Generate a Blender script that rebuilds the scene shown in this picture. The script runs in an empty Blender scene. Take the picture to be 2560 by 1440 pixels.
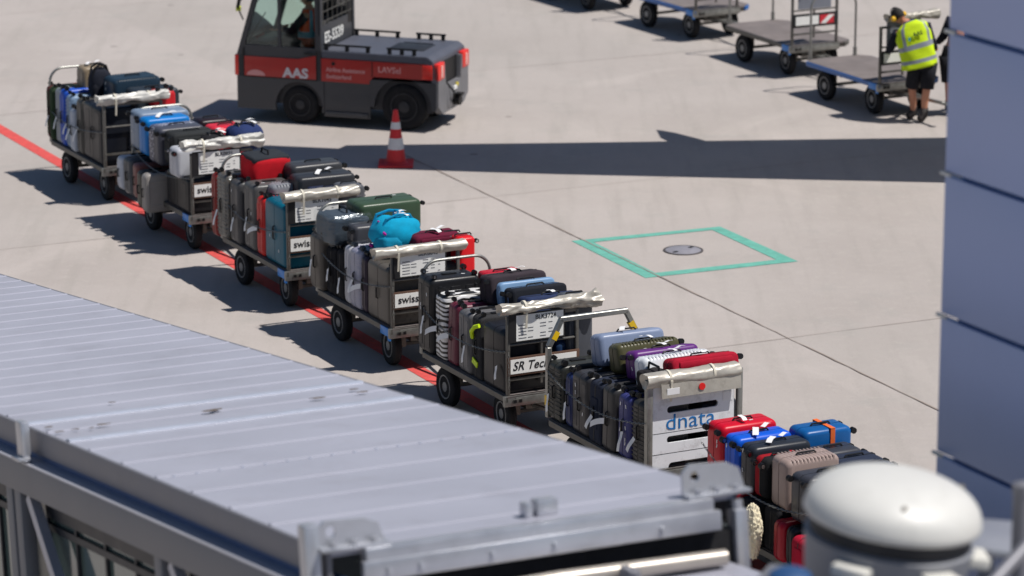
import bpy, bmesh, math, random
from mathutils import Vector, Matrix, noise, Euler
R = math.radians
sc = bpy.context.scene
C = sc.collection
random.seed(7)

# ------------------------------------------------------------ camera, sky, sun
TH, FP, HC = R(14.5), 9222.0, 10.6        # pitch, focal length in photo pixels, eye height
cam_d = bpy.data.cameras.new('camera'); cam = bpy.data.objects.new('camera', cam_d); C.objects.link(cam)
cam_d.sensor_width = 36.0; cam_d.lens = FP/2560*36.0
cam_d.clip_end = 3000; cam_d.clip_start = .5
cam.location = (0, 0, HC); cam.rotation_euler = (R(90)-TH, 0, 0)
cam_d.dof.use_dof = True; cam_d.dof.focus_distance = 35.0; cam_d.dof.aperture_fstop = 1.7
sc.camera = cam
SUN_AZ, SUN_EL = R(106), R(62.5)
w = bpy.data.worlds.new('World'); sc.world = w; w.use_nodes = True
nt = w.node_tree; bg = nt.nodes['Background']
sky = nt.nodes.new('ShaderNodeTexSky'); sky.sky_type = 'NISHITA'; sky.sun_disc = False
sky.sun_elevation = SUN_EL; sky.sun_rotation = SUN_AZ; sky.air_density = 1.0; sky.dust_density = .3; sky.ozone_density = 4.0
nt.links.new(sky.outputs[0], bg.inputs[0]); bg.inputs[1].default_value = .06
sl = bpy.data.lights.new('sun', 'SUN'); sl.energy = 4.7; sl.angle = R(.5); sl.color = (1, .955, .9)
so = bpy.data.objects.new('sun', sl); C.objects.link(so)
SV = Vector((math.sin(SUN_AZ)*math.cos(SUN_EL), math.cos(SUN_AZ)*math.cos(SUN_EL), math.sin(SUN_EL)))
so.rotation_euler = SV.to_track_quat('Z', 'Y').to_euler(); so.location = (30, 20, 40)
sc.view_settings.view_transform = 'Standard'; sc.view_settings.look = 'None'
sc.view_settings.exposure = 0.0; sc.view_settings.gamma = 1.0

def ray(u, v):
    x = (u-1280)/FP; y = -(v-720)/FP
    return Vector((x, math.cos(TH)+y*math.sin(TH), -math.sin(TH)+y*math.cos(TH)))
def P(u, v, z=0.0):                        # survey: the point at height z seen at photo pixel (u, v)
    r = ray(u, v); t = (z-HC)/r.z
    return Vector((0, 0, HC))+r*t
def PD(u, v, D):                           # the point at ground distance D
    r = ray(u, v); return Vector((0, 0, HC))+r*(D/r.y)

# ------------------------------------------------------------ materials
def lin(c):
    return tuple(((x/255)/12.92 if x/255 <= .04045 else ((x/255+.055)/1.055)**2.4) for x in c)
MC = {}
def M(name, col, rough=.5, metal=0.0, var=.12, vs=6.0, bump=.0, bs=60.0, coat=0.0, srgb=True, spec=.5, dirt=0.0):
    if name in MC: return MC[name]
    m = bpy.data.materials.new(name); m.use_nodes = True; n = m.node_tree.nodes; L = m.node_tree.links
    b = n['Principled BSDF']; c = lin(col) if srgb else col
    tc = n.new('ShaderNodeTexCoord')
    no = n.new('ShaderNodeTexNoise'); no.inputs['Scale'].default_value = vs; no.inputs['Detail'].default_value = 6
    L.new(tc.outputs['Object'], no.inputs['Vector'])
    mx = n.new('ShaderNodeMix'); mx.data_type = 'RGBA'
    mx.inputs[6].default_value = tuple(max(0, x*(1-var*1.6)) for x in c)+(1,)
    mx.inputs[7].default_value = tuple(min(1, x*(1+var*1.6)) for x in c)+(1,)
    L.new(no.outputs[0], mx.inputs[0])
    out = mx.outputs[2]
    if dirt > 0:
        n2 = n.new('ShaderNodeTexNoise'); n2.inputs['Scale'].default_value = vs*1.7; n2.inputs['Detail'].default_value = 9
        n2.inputs['Roughness'].default_value = .7; L.new(tc.outputs['Object'], n2.inputs['Vector'])
        cr = n.new('ShaderNodeValToRGB'); cr.color_ramp.elements[0].position = .52; cr.color_ramp.elements[1].position = .72
        L.new(n2.outputs[0], cr.inputs[0])
        mu = n.new('ShaderNodeMath'); mu.operation = 'MULTIPLY'; mu.inputs[1].default_value = dirt; L.new(cr.outputs[0], mu.inputs[0])
        m2 = n.new('ShaderNodeMix'); m2.data_type = 'RGBA'; L.new(mu.outputs[0], m2.inputs[0])
        L.new(out, m2.inputs[6]); m2.inputs[7].default_value = (.09, .065, .045, 1); out = m2.outputs[2]
    L.new(out, b.inputs['Base Color'])
    rr = n.new('ShaderNodeMapRange'); rr.inputs[3].default_value = max(.03, rough-.08); rr.inputs[4].default_value = min(1, rough+.1)
    L.new(no.outputs[0], rr.inputs[0]); L.new(rr.outputs[0], b.inputs['Roughness'])
    b.inputs['Metallic'].default_value = metal; b.inputs['Coat Weight'].default_value = coat
    b.inputs['Specular IOR Level'].default_value = spec
    if bump > 0:
        nb = n.new('ShaderNodeTexNoise'); nb.inputs['Scale'].default_value = bs; nb.inputs['Detail'].default_value = 5
        L.new(tc.outputs['Object'], nb.inputs['Vector'])
        bp = n.new('ShaderNodeBump'); bp.inputs['Strength'].default_value = bump; bp.inputs['Distance'].default_value = .01
        L.new(nb.outputs[0], bp.inputs['Height']); L.new(bp.outputs[0], b.inputs['Normal'])
    MC[name] = m; return m
def dk(c):
    k = .8 if sum(c)/3 < 125 and max(c)-min(c) < 45 else .95
    return tuple(int(x*k) for x in c)
def hard(c):  return M('shell_%d_%d_%d' % c, dk(c), .34, 0, .12, 5, .04, 120, coat=.0, spec=.28, dirt=.05)
def soft(c):  return M('fabric_%d_%d_%d' % c, dk(c), .85, 0, .18, 9, .5, 260, spec=.25)
def paint(c, dirt=0.0): return M('paint_%d_%d_%d' % c, c, .4, 0, .06, 3, .02, 30, coat=.2, dirt=dirt)
rubber = M('rubber', (38, 38, 40), .85, 0, .35, 14, .3, 90, spec=.2)
blackp = M('black_plastic', (24, 24, 26), .45, 0, .2, 20, spec=.3)
steel = M('galvanised_steel', (150, 150, 146), .42, .75, .2, 12, .1, 60, dirt=.35)
steel_d = M('weathered_steel', (104, 102, 98), .5, .6, .25, 9, .15, 50, dirt=.5)
chrome = M('chrome', (205, 205, 208), .18, 1, .05)
deckw = M('worn_plywood', (116, 108, 106), .75, 0, .2, 3, .2, 40, dirt=.35)
tarp = M('silver_tarpaulin', (172, 167, 157), .38, .2, .14, 7, .3, 14, dirt=.35)
tarp_l = M('pale_tarpaulin', (198, 196, 190), .45, .1, .10, 7, .3, 14, dirt=.15)
white = M('white_label', (232, 232, 232), .5, 0, .03)
signw = M('sign_white', (236, 236, 232), .45, 0, .04, dirt=.08)
ink = M('black_ink', (20, 20, 22), .5, 0, .02)
rimm = M('rim_grey', (142, 142, 142), .5, .4, .3, 20, dirt=.4)
blackboard = M('black_board', (30, 30, 32), .5, 0, .1)
skin = M('skin', (190, 132, 104), .55, 0, .08, 20)
hair = M('dark_hair', (24, 20, 19), .7, 0, .3, 40, .6, 200)

# ------------------------------------------------------------ mesh building
class B:
    def __init__(s): s.bm = bmesh.new()
    def merge(s, t, mi=0, mat=None):
        if mat is not None: bmesh.ops.transform(t, matrix=mat, verts=t.verts)
        vm = {}
        for v in t.verts: vm[v] = s.bm.verts.new(v.co)
        for f in t.faces:
            try: g = s.bm.faces.new([vm[v] for v in f.verts]); g.material_index = mi
            except ValueError: pass
        t.free(); return s
    def box(s, c, d, rot=None, bev=0, seg=2, mi=0):
        t = bmesh.new(); bmesh.ops.create_cube(t, size=1)
        for v in t.verts: v.co = Vector((v.co.x*d[0], v.co.y*d[1], v.co.z*d[2]))
        if bev > 0: bmesh.ops.bevel(t, geom=t.edges[:], offset=min(bev, min(d)*.49), segments=seg, affect='EDGES', profile=.5, clamp_overlap=True)
        m = Matrix.Translation(Vector(c))
        if rot is not None: m = m @ Euler(rot).to_matrix().to_4x4()
        return s.merge(t, mi, m)
    def beam(s, a, b, wd, ht, mi=0, bev=0):
        a, b = Vector(a), Vector(b); d = b-a; q = d.to_track_quat('X', 'Z')
        t = bmesh.new(); bmesh.ops.create_cube(t, size=1)
        for v in t.verts: v.co = Vector((v.co.x*d.length, v.co.y*wd, v.co.z*ht))
        if bev > 0: bmesh.ops.bevel(t, geom=t.edges[:], offset=bev, segments=1, affect='EDGES')
        return s.merge(t, mi, Matrix.Translation((a+b)/2) @ q.to_matrix().to_4x4())
    def cyl(s, a, b, r, seg=12, mi=0, r2=None):
        a, b = Vector(a), Vector(b); d = b-a
        t = bmesh.new(); bmesh.ops.create_cone(t, cap_ends=True, segments=seg, radius1=r, radius2=r if r2 is None else r2, depth=d.length)
        return s.merge(t, mi, Matrix.Translation((a+b)/2) @ d.to_track_quat('Z', 'Y').to_matrix().to_4x4())
    def tube(s, pts, r, seg=8, mi=0):
        pts = [Vector(p) for p in pts]; rings = []; n = len(pts); up = None
        for i, p in enumerate(pts):
            t = (pts[min(i+1, n-1)]-pts[max(i-1, 0)]).normalized()
            if up is None:
                up = Vector((0, 0, 1)) if abs(t.z) < .9 else Vector((1, 0, 0))
            x = t.cross(up).normalized(); up = x.cross(t).normalized()
            rr = r[i] if isinstance(r, (list, tuple)) else r
            rings.append([s.bm.verts.new(p+(x*math.cos(2*math.pi*k/seg)+up*math.sin(2*math.pi*k/seg))*rr) for k in range(seg)])
        for a, b in zip(rings, rings[1:]):
            for k in range(seg):
                f = s.bm.faces.new((a[k], a[(k+1) % seg], b[(k+1) % seg], b[k])); f.material_index = mi
        for rg in (rings[0][::-1], rings[-1]):
            f = s.bm.faces.new(rg); f.material_index = mi
        return s
    def lathe(s, prof, seg=24, c=(0, 0, 0), axis='Z', mi=0):
        c = Vector(c); rings = []
        for r, h in prof:
            ring = []
            for k in range(seg):
                a = 2*math.pi*k/seg
                if axis == 'Z': p = Vector((r*math.cos(a), r*math.sin(a), h))
                else: p = Vector((r*math.cos(a), h, r*math.sin(a)))
                ring.append(s.bm.verts.new(c+p))
            rings.append(ring)
        for a, b in zip(rings, rings[1:]):
            for k in range(seg):
                f = s.bm.faces.new((a[k], a[(k+1) % seg], b[(k+1) % seg], b[k])); f.material_index = mi
        for rg in (rings[0], rings[-1]):
            try: f = s.bm.faces.new(rg); f.material_index = mi
            except ValueError: pass
        return s
    def prism(s, poly, a, b, axis='Z', mi=0, bev=0):
        t = bmesh.new(); lo, hi = [], []
        for (x, y) in poly:
            for L_, h in ((lo, a), (hi, b)):
                L_.append(t.verts.new((x, y, h) if axis == 'Z' else ((x, h, y) if axis == 'Y' else (h, x, y))))
        n = len(poly); t.faces.new(lo); t.faces.new(hi[::-1])
        for k in range(n): t.faces.new((lo[k], hi[k], hi[(k+1) % n], lo[(k+1) % n]))
        bmesh.ops.recalc_face_normals(t, faces=t.faces)
        if bev > 0: bmesh.ops.bevel(t, geom=t.edges[:], offset=bev, segments=2, affect='EDGES', clamp_overlap=True)
        return s.merge(t, mi)
    def quad(s, pts, mi=0):
        f = s.bm.faces.new([s.bm.verts.new(p) for p in pts]); f.material_index = mi; return s
    def ob(s, name, mats, parent=None, loc=(0, 0, 0), rot=(0, 0, 0), sharp=.6, fix=True):
        if fix: bmesh.ops.recalc_face_normals(s.bm, faces=s.bm.faces)
        me = bpy.data.meshes.new(name); s.bm.to_mesh(me); s.bm.free()
        return link(name, me, mats, parent, loc, rot, sharp)
def link(name, me, mats, parent=None, loc=(0, 0, 0), rot=(0, 0, 0), sharp=.6):
    if not isinstance(mats, (list, tuple)): mats = [mats]
    for m in mats: me.materials.append(m)
    me.polygons.foreach_set('use_smooth', [True]*len(me.polygons))
    if sharp: me.set_sharp_from_angle(angle=sharp)
    o = bpy.data.objects.new(name, me); C.objects.link(o); o.location = loc; o.rotation_euler = rot
    if parent: o.parent = parent
    return o
def thing(name, label, cat, loc=(0, 0, 0), rz=0, group=None, mat=None):
    o = bpy.data.objects.new(name, None); C.objects.link(o); o.empty_display_size = .1
    if mat is not None: o.matrix_world = mat
    else: o.location = loc; o.rotation_euler = (0, 0, rz)
    o['label'] = label; o['category'] = cat
    if group: o['group'] = group
    return o
def tag(o, label, cat, group=None):
    o['label'] = label; o['category'] = cat
    if group: o['group'] = group
    return o
def kids(o): return [c for c in bpy.data.objects if c.parent == o]
def copy_tree(o, parent=None):
    c = o.copy(); C.objects.link(c); c.parent = parent
    for ch in kids(o): copy_tree(ch, c)
    return c
def text(s, size, mat, parent=None, mtx=None, bold=0.0, name='lettering', shear=0, align='LEFT', depth=.002, sx=1.0):
    cu = bpy.data.curves.new('t', 'FONT'); cu.body = s; cu.size = size; cu.extrude = depth; cu.offset = bold; cu.shear = shear
    cu.align_x = align; cu.resolution_u = 3
    to = bpy.data.objects.new('t', cu); C.objects.link(to)
    dg = bpy.context.evaluated_depsgraph_get(); me = bpy.data.meshes.new_from_object(to.evaluated_get(dg))
    bpy.data.objects.remove(to); me.materials.clear(); me.name = name
    if sx != 1.0: me.transform(Matrix.Diagonal((sx, 1, 1, 1)))
    if mtx is not None: me.transform(mtx)
    return link(name, me, mat, parent, sharp=.5)
def facing(o, right, up):                  # matrix that puts text at o reading along right
    r = Vector(right).normalized(); u = Vector(up).normalized(); n = r.cross(u)
    return Matrix.Translation(Vector(o)) @ Matrix((r, u, n)).transposed().to_4x4()

# ------------------------------------------------------------ ground
def ground_mat():
    m = bpy.data.materials.new('apron_concrete'); m.use_nodes = True; n = m.node_tree.nodes; L = m.node_tree.links
    b = n['Principled BSDF']; tc = n.new('ShaderNodeTexCoord')
    def ns(scale, det=6, rough=.6):
        x = n.new('ShaderNodeTexNoise'); x.inputs['Scale'].default_value = scale; x.inputs['Detail'].default_value = det
        x.inputs['Roughness'].default_value = rough; L.new(tc.outputs['Object'], x.inputs['Vector']); return x
    def mix(a, bb, f):
        x = n.new('ShaderNodeMix'); x.data_type = 'RGBA'
        for i, q in ((6, a), (7, bb)):
            if isinstance(q, tuple): x.inputs[i].default_value = q
            else: L.new(q, x.inputs[i])
        L.new(f, x.inputs[0]); return x.outputs[2]
    def ramp(src, a, bb):
        r = n.new('ShaderNodeValToRGB'); r.color_ramp.elements[0].position = a; r.color_ramp.elements[1].position = bb
        L.new(src, r.inputs[0]); return r.outputs[0]
    c = mix((.385, .345, .322, 1), (.44, .398, .374, 1), ramp(ns(.35).outputs[0], .35, .65))
    c = mix(c, (.34, .325, .305, 1), ramp(ns(.9, 8, .7).outputs[0], .55, .8))
    st = ns(.22, 4); st.inputs['Distortion'].default_value = 2.0
    c = mix(c, (.475, .428, .40, 1), ramp(st.outputs[0], .6, .75))
    # brushed streaks along the slabs
    mp = n.new('ShaderNodeMapping'); mp.inputs['Rotation'].default_value = (0, 0, R(64)); mp.inputs['Scale'].default_value = (6, .5, 1)
    L.new(tc.outputs['Object'], mp.inputs[0]); sk = n.new('ShaderNodeTexNoise'); sk.inputs['Scale'].default_value = .8; sk.inputs['Detail'].default_value = 7
    L.new(mp.outputs[0], sk.inputs['Vector']); c = mix(c, (.345, .315, .29, 1), ramp(sk.outputs[0], .5, .9))
    oil = ns(.55, 9, .75); oil.inputs['Distortion'].default_value = 1.2; c = mix(c, (.25, .235, .22, 1), ramp(oil.outputs[0], .66, .86))
    fine = ns(7, 8, .75); c = mix(c, (.46, .42, .385, 1), ramp(fine.outputs[0], .52, .8))
    # every slab of the apron was cast on its own: slightly different tone
    def dot(vec, off, sp):
        d = n.new('ShaderNodeVectorMath'); d.operation = 'DOT_PRODUCT'; d.inputs[1].default_value = vec; L.new(tc.outputs['Object'], d.inputs[0])
        a = n.new('ShaderNodeMath'); a.operation = 'SUBTRACT'; a.inputs[1].default_value = off; L.new(d.outputs['Value'], a.inputs[0])
        q = n.new('ShaderNodeMath'); q.operation = 'DIVIDE'; q.inputs[1].default_value = sp; L.new(a.outputs[0], q.inputs[0])
        f = n.new('ShaderNodeMath'); f.operation = 'FLOOR'; L.new(q.outputs[0], f.inputs[0]); return f.outputs[0]
    cb = n.new('ShaderNodeCombineXYZ'); L.new(dot((.432, -.902, 0), -33.70, 7.55), cb.inputs[0]); L.new(dot((.902, .432, 0), 19.47, 7.5), cb.inputs[1])
    wn = n.new('ShaderNodeTexWhiteNoise'); L.new(cb.outputs[0], wn.inputs['Vector'])
    sm = n.new('ShaderNodeMath'); sm.operation = 'MULTIPLY'; sm.inputs[1].default_value = .4; L.new(wn.outputs['Value'], sm.inputs[0])
    c = mix(c, (.335, .315, .292, 1), sm.outputs[0])
    g = ns(55, 3, .8); c = mix(c, (.22, .2, .18, 1), ramp(g.outputs[0], .56, .78))
    v = n.new('ShaderNodeTexVoronoi'); v.inputs['Scale'].default_value = .8; L.new(tc.outputs['Object'], v.inputs['Vector'])
    sp = n.new('ShaderNodeMath'); sp.operation = 'LESS_THAN'; sp.inputs[1].default_value = .045; L.new(v.outputs['Distance'], sp.inputs[0])
    fa = n.new('ShaderNodeMath'); fa.operation = 'MULTIPLY'; fa.inputs[1].default_value = .55; L.new(sp.outputs[0], fa.inputs[0])
    c = mix(c, (.15, .135, .12, 1), fa.outputs[0])
    L.new(c, b.inputs['Base Color']); b.inputs['Roughness'].default_value = .9; b.inputs['Specular IOR Level'].default_value = .25
    bp = n.new('ShaderNodeBump'); bp.inputs['Strength'].default_value = .35; bp.inputs['Distance'].default_value = .006
    L.new(g.outputs[0], bp.inputs['Height']); L.new(bp.outputs[0], b.inputs['Normal'])
    return m
def flat(name, polys, mat, z, **kw):
    b = B()
    for p in polys: b.quad([(q[0], q[1], z) for q in p])
    o = b.ob(name, mat, sharp=None, fix=False); o['kind'] = 'structure'; return o
flat('ground', [[(-900, -300), (900, -300), (900, 1500), (-900, 1500)]], ground_mat(), 0)
def strip(a, b, wd):
    a, b = Vector(a[:2]), Vector(b[:2]); d = (b-a).normalized(); q = Vector((-d.y, d.x))*wd/2
    return [a+q, a-q, b-q, b+q]
def segstrip(a, b, wd, n, amp):            # a slightly wandering joint
    a, b = Vector(a[:2]), Vector(b[:2]); out = []; d = (b-a).normalized(); q = Vector((-d.y, d.x))
    pr = None
    for i in range(n+1):
        p = a.lerp(b, i/n); ww = wd*(.55+.9*random.random())/2; off = q*(random.random()-.5)*amp
        cur = (p+off+q*ww, p+off-q*ww)
        if pr: out.append([pr[0], pr[1], cur[1], cur[0]])
        pr = cur
    return out
joint = M('joint_sealant', (140, 128, 120), .85, 0, .3, 3)
uA = Vector((.432, -.902)); vA = Vector((.902, .432)); pA = Vector((-.94, 47.04))
polys = []
for off in (-15, -7.5, 0):
    polys += segstrip(pA+vA*off-uA*(60 if off else 1.5), pA+vA*off+uA*40, .018 if off == 0 else .010, 160, .012)
pB = Vector((2.99, 38.79))
for k in (-3, -2, -1, 0, 1, 2):
    polys += segstrip(pB+uA*7.55*k-vA*30, pB+uA*7.55*k+vA*24, .008, 90, .012)
flat('slab_joint', polys, joint, .008)
flat('slab_joint', [q for k in (-5.2, -2.1, .8) for q in segstrip(pB+uA*7.55*k-vA*(16+k), pB+uA*7.55*k-vA*(4+k), .006, 60, .02)], M('joint_faint', (176, 163, 153), .85, 0, .1, 3), .0085)
redm = M('red_line_paint', (206, 78, 74), .8, 0, .2, 9, .15, 60, dirt=.45)
r0, r1 = P(0, 322), P(1340, 1095); dr = (r1-r0)
flat('red_line', [strip(r0-dr*.6, r1+dr*.8, .19)], redm, .004)
gm = M('turquoise_line_paint', (98, 168, 152), .75, 0, .2, 7, .15, 60, dirt=.35)
og = [P(*q) for q in ((1429, 603), (1800, 567), (1995, 654), (1614, 695.5))]
ig = [P(*q) for q in ((1484, 606), (1781, 575.5), (1941, 650), (1638, 683))]
flat('turquoise_line', [[og[i], og[(i+1) % 4], ig[(i+1) % 4], ig[i]] for i in range(4)], gm, .0045)
mc = P(1708, 626.5)
mh = thing('manhole_cover', 'round pale steel manhole cover inside the turquoise painted square', 'manhole cover', mc)
b = B(); b.lathe([(.001, .012), (.205, .012), (.212, .009), (.212, .0)], 40)
for a in (50, 230):
    b.box((.15*math.cos(R(a)), .15*math.sin(R(a)), .013), (.07, .04, .006), (0, 0, R(a)), mi=1)
b.ob('lid', [M('cover_steel', (150, 148, 156), .55, .3, .15, 12, .3, 80, dirt=.2), blackp], mh)
B().lathe([(.215, .002), (.215, .01), (.24, .01), (.242, .002)], 40).ob('ring', M('cover_ring', (84, 80, 80), .7, .3, .2), mh)
# ------------------------------------------------------------ luggage carts
CAR_AZ = R(153.4)
def az2rz(a): return math.pi/2-a
DX = Vector((math.sin(CAR_AZ), math.cos(CAR_AZ)))       # along the train, towards the camera
DY = Vector((-DX.y, DX.x))
BL, BW, BZ = 2.0, 1.05, .50               # bed length, width, top height
def wheel_unit(parent, x, y, z=.21, r=.21, wd=.10, name='wheel', out=-1, spin=0, rimmat=None):
    b = B(); h = wd/2
    prof = [(r*.60, -h*.8), (r*.72, -h), (r*.93, -h*.9), (r*.985, -h*.66), (r, -h*.3), (r*.985, -h*.22), (r*.985, -h*.14), (r, -h*.07), (r, h*.07), (r*.985, h*.14), (r*.985, h*.22), (r, h*.3), (r*.985, h*.66), (r*.93, h*.9), (r*.72, h), (r*.60, h*.8)]
    b.lathe(prof, 40, axis='Y')
    t = b.ob(name, rubber, parent, (x, y, z), (0, 0, spin), sharp=.9)
    b = B()
    b.lathe([(r*.60, -h*.78), (r*.60, -h*.95), (r*.55, -h*.95), (r*.50, -h*.45), (r*.26, -h*.35), (r*.24, -h*.9), (r*.001, -h*.95)], 24, axis='Y')
    b.lathe([(r*.60, h*.78), (r*.60, h*.95), (r*.55, h*.95), (r*.50, h*.45), (r*.26, h*.35), (r*.24, h*.9), (r*.001, h*.95)], 24, axis='Y')
    for k in range(5):
        a = 2*math.pi*k/5
        for sg in (-1, 1): b.cyl((r*.38*math.cos(a), sg*h*.3, r*.38*math.sin(a)), (r*.38*math.cos(a), sg*h*.55, r*.38*math.sin(a)), r*.05, 6, 1)
    rm = b.ob('rim', [rimmat or rimm, blackp], t)
    return t
def chain_pts(a, b, sag, n):
    a, b = Vector(a), Vector(b)
    return [a.lerp(b, i/n)+Vector((0, 0, -sag*4*(i/n)*(1-i/n))) for i in range(n+1)]
def chain(b, pts, link_l=.034, r=.0034):
    for i, (p, q) in enumerate(zip(pts, pts[1:])):
        c = (p+q)/2; d = (q-p).normalized(); roll = (i % 2)*math.pi/2
        X = d; Y = X.cross(Vector((0, 0, 1))); Y = Y.normalized() if Y.length > .01 else Vector((0, 1, 0)); Z = X.cross(Y)
        Y, Z = Y*math.cos(roll)+Z*math.sin(roll), Z*math.cos(roll)-Y*math.sin(roll)
        L = (q-p).length*.72; W = L*.36
        ring = [c+X*math.cos(t)*L+Y*math.sin(t)*W for t in [2*math.pi*k/8 for k in range(8)]]
        rings = []
        for k, rp in enumerate(ring):
            o = (rp-c).normalized(); rings.append([b.bm.verts.new(rp+o*r*math.cos(g)+Z*r*math.sin(g)) for g in (0, 2.1, 4.2)])
        for k in range(8):
            A, D = rings[k], rings[(k+1) % 8]
            for g in range(3): b.bm.faces.new((A[g], A[(g+1) % 3], D[(g+1) % 3], D[g]))
def crumpled(y0, y1, r, z, seed, amp=.25, droop=0.0, flare=0.0, n=60, m=28):
    b = B(); rings = []
    for i in range(n+1):
        t = i/n; y = y0+(y1-y0)*t; ring = []
        rr = r*(1+flare*max(0, t-.6)*2.2)
        for k in range(m):
            a = 2*math.pi*k/m
            q = Vector((math.cos(a)*1.6, t*6.5, math.sin(a)*1.6))+Vector((seed*3.1, 0, 0))
            nn = noise.noise(q*.8)*amp+noise.noise(Vector((q.x*.7, q.y*1.5+math.cos(a)*2, q.z*.7)))*amp*.7
            fold = abs(noise.noise(Vector((t*3+seed, a*1.1, 2))))*amp*1.2
            s_ = rr*(1+nn-fold)
            ring.append(b.bm.verts.new((math.cos(a)*s_*1.05, y+.012*math.sin(a*2+t*20), z+math.sin(a)*s_*.92-droop*(t-.5)**2*4*r)))
        rings.append(ring)
    for A, D in zip(rings, rings[1:]):
        for k in range(m): b.bm.faces.new((A[k], A[(k+1) % m], D[(k+1) % m], D[k]))
    for rg, y in ((rings[0], y0), (rings[-1], y1)):    # rolled spiral end: recessed
        c = b.bm.verts.new((0, y+(.05 if y == y0 else -.05), z))
        for k in range(m): b.bm.faces.new((rg[k], rg[(k+1) % m], c))
    return b
def cart_base(root, edge='grey', near_cap=None, BZ=BZ, wr=.21):
    # deck
    b = B()
    poly = [(.0, .12), (.10, .0), (BL, .0), (BL, .9), (BL-.02, BW-.08), (BL-.12, BW), (.16, BW), (.0, BW-.14)]
    b.prism(poly, BZ-.03, BZ, bev=.004)
    b.ob('deck', deckw, root)
    b = B()
    em = {'grey': steel_d, 'blue': paint((28, 98, 172), .3)}[edge]
    per = poly+[poly[0]]
    for p, q in zip(per, per[1:]):
        if p == (BL, .0) or q == (BL, .0) and False: continue
        b.beam((p[0], p[1], BZ-.036), (q[0], q[1], BZ-.036), .03, .064, bev=.006)
    b.ob('edge_rail', em, root)
    b = B(); b.box((BL-.02, .4, BZ-.055), (.04, .86, .11), bev=.006)
    b.box((BL+.003, .4, BZ-.055), (.012, .62, .07), bev=.003)
    b.box((BL+.012, .11, BZ-.055), (.012, .10, .045), bev=.003, mi=1)
    for yy in (.08, .14): b.box((BL+.02, yy, BZ-.055), (.006, .03, .03), mi=2)
    b.ob('end_beam', [steel, steel_d, blackp], root)
    b = B()
    for yy in (.22, .83): b.beam((.15, yy, BZ-.09), (BL-.1, yy, BZ-.09), .05, .10)
    for xx in (.3, .9, 1.4, 1.9): b.beam((xx, .06, BZ-.075), (xx, BW-.06, BZ-.075), .04, .05)
    for yy in (.22, .83):
        b.beam((.5, yy, .36), (.5, yy, .21), .05, .05); b.beam((.35, yy, .4), (.5, yy, .25), .02, .04)
    b.cyl((.5, .1, .21), (.5, .95, .21), .022, 8)
    b.cyl((1.62, .525, .42), (1.62, .525, .34), .2, 20); b.box((1.62, .525, .3), (.3, .4, .06)); b.cyl((1.62, .2, .21), (1.62, .85, .21), .022, 8)
    b.box((1.62, .3, .25), (.06, .05, .14)); b.box((1.62, .75, .25), (.06, .05, .14))
    b.ob('chassis', steel_d, root)
    for xx, ys in ((.5, (.09, .96)), (1.62, (.17, .88))):
        for yy in ys: wheel_unit(root, xx, yy, wr, wr, spin=(R(-4) if xx > 1 else 0))
    b = B()                                  # tow bar reaching to the cart in front
    b.beam((1.7, .40, .30), (2.4, .51, .31), .035, .035, bev=.004); b.beam((1.7, .65, .30), (2.4, .54, .31), .035, .035, bev=.004)
    b.beam((2.35, .525, .31), (2.82, .525, .33), .05, .04, bev=.004); b.beam((2.0, .44, .31), (2.0, .61, .31), .03, .03)
    b.lathe([(.02, -.012), (.05, -.012), (.05, .012), (.02, .012)], 14, (2.86, .525, .33))
    b.ob('tow_bar', steel, root)
    b = B(); b.box((-.02, .525, .36), (.12, .12, .10), bev=.01); b.cyl((-.04, .525, .24), (-.04, .525, .44), .018, 8)
    b.ob('hitch', steel_d, root)
    if near_cap:
        b = B(); b.box((BL-.14, -.018, BZ-.05), (.2, .02, .09), bev=.005); b.box((BL-.03, -.018, BZ-.085), (.05, .022, .1), bev=.004)
        b.ob('corner_guard', paint((30, 128, 212), .15), root)
def arch(root, y0=.02, y1=.80, zt=1.42, x=.03, square=False):
    b = B()
    if not square:
        pts = [(x, y0, BZ-.05), (x, y0, zt-.18)]
        for k in range(1, 7): a = k/7*math.pi/2; pts.append((x, y0+.18*(1-math.cos(a)), zt-.18+.18*math.sin(a)))
        pts += [(x, y0+.18, zt), (x, y1-.18, zt)]
        for k in range(1, 7): a = k/7*math.pi/2; pts.append((x, y1-.18+.18*math.sin(a), zt-.18+.18*math.cos(a)))
        pts += [(x, y1, zt-.18), (x, y1, BZ-.05)]
        b.tube(pts, .017, 10)
        for yy in (y0, y1): b.cyl((x, yy, BZ-.04), (x, yy, BZ+.12), .028, 10)
        b.ob('arch_rail', steel, root)
    else:
        for p, q in (((x, y0, BZ), (x, y0, 1.2)), ((x, y0, 1.2), (x, y0+.14, zt)), ((x, y0+.12, zt), (x, y1-.12, zt)), ((x, y1-.14, zt), (x, y1, 1.2)), ((x, y1, 1.2), (x, y1, BZ))):
            b.beam(p, q, .05, .05, bev=.006)
        a = b.ob('arch_rail', steel, root); c = B()
        for s_, yy in ((1, y0), (-1, y1)):
            c.beam((x, yy+s_*.045, 1.2+.22*.32), (x, yy+s_*.09, 1.2+.22*.66), .056, .056)
        c.beam((x+.002, y0, .62), (x+.002, y0, .72), .056, .056)
        c.ob('reflector', M('reflector_yellow', (232, 190, 30), .35, 0, .05), a)
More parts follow.
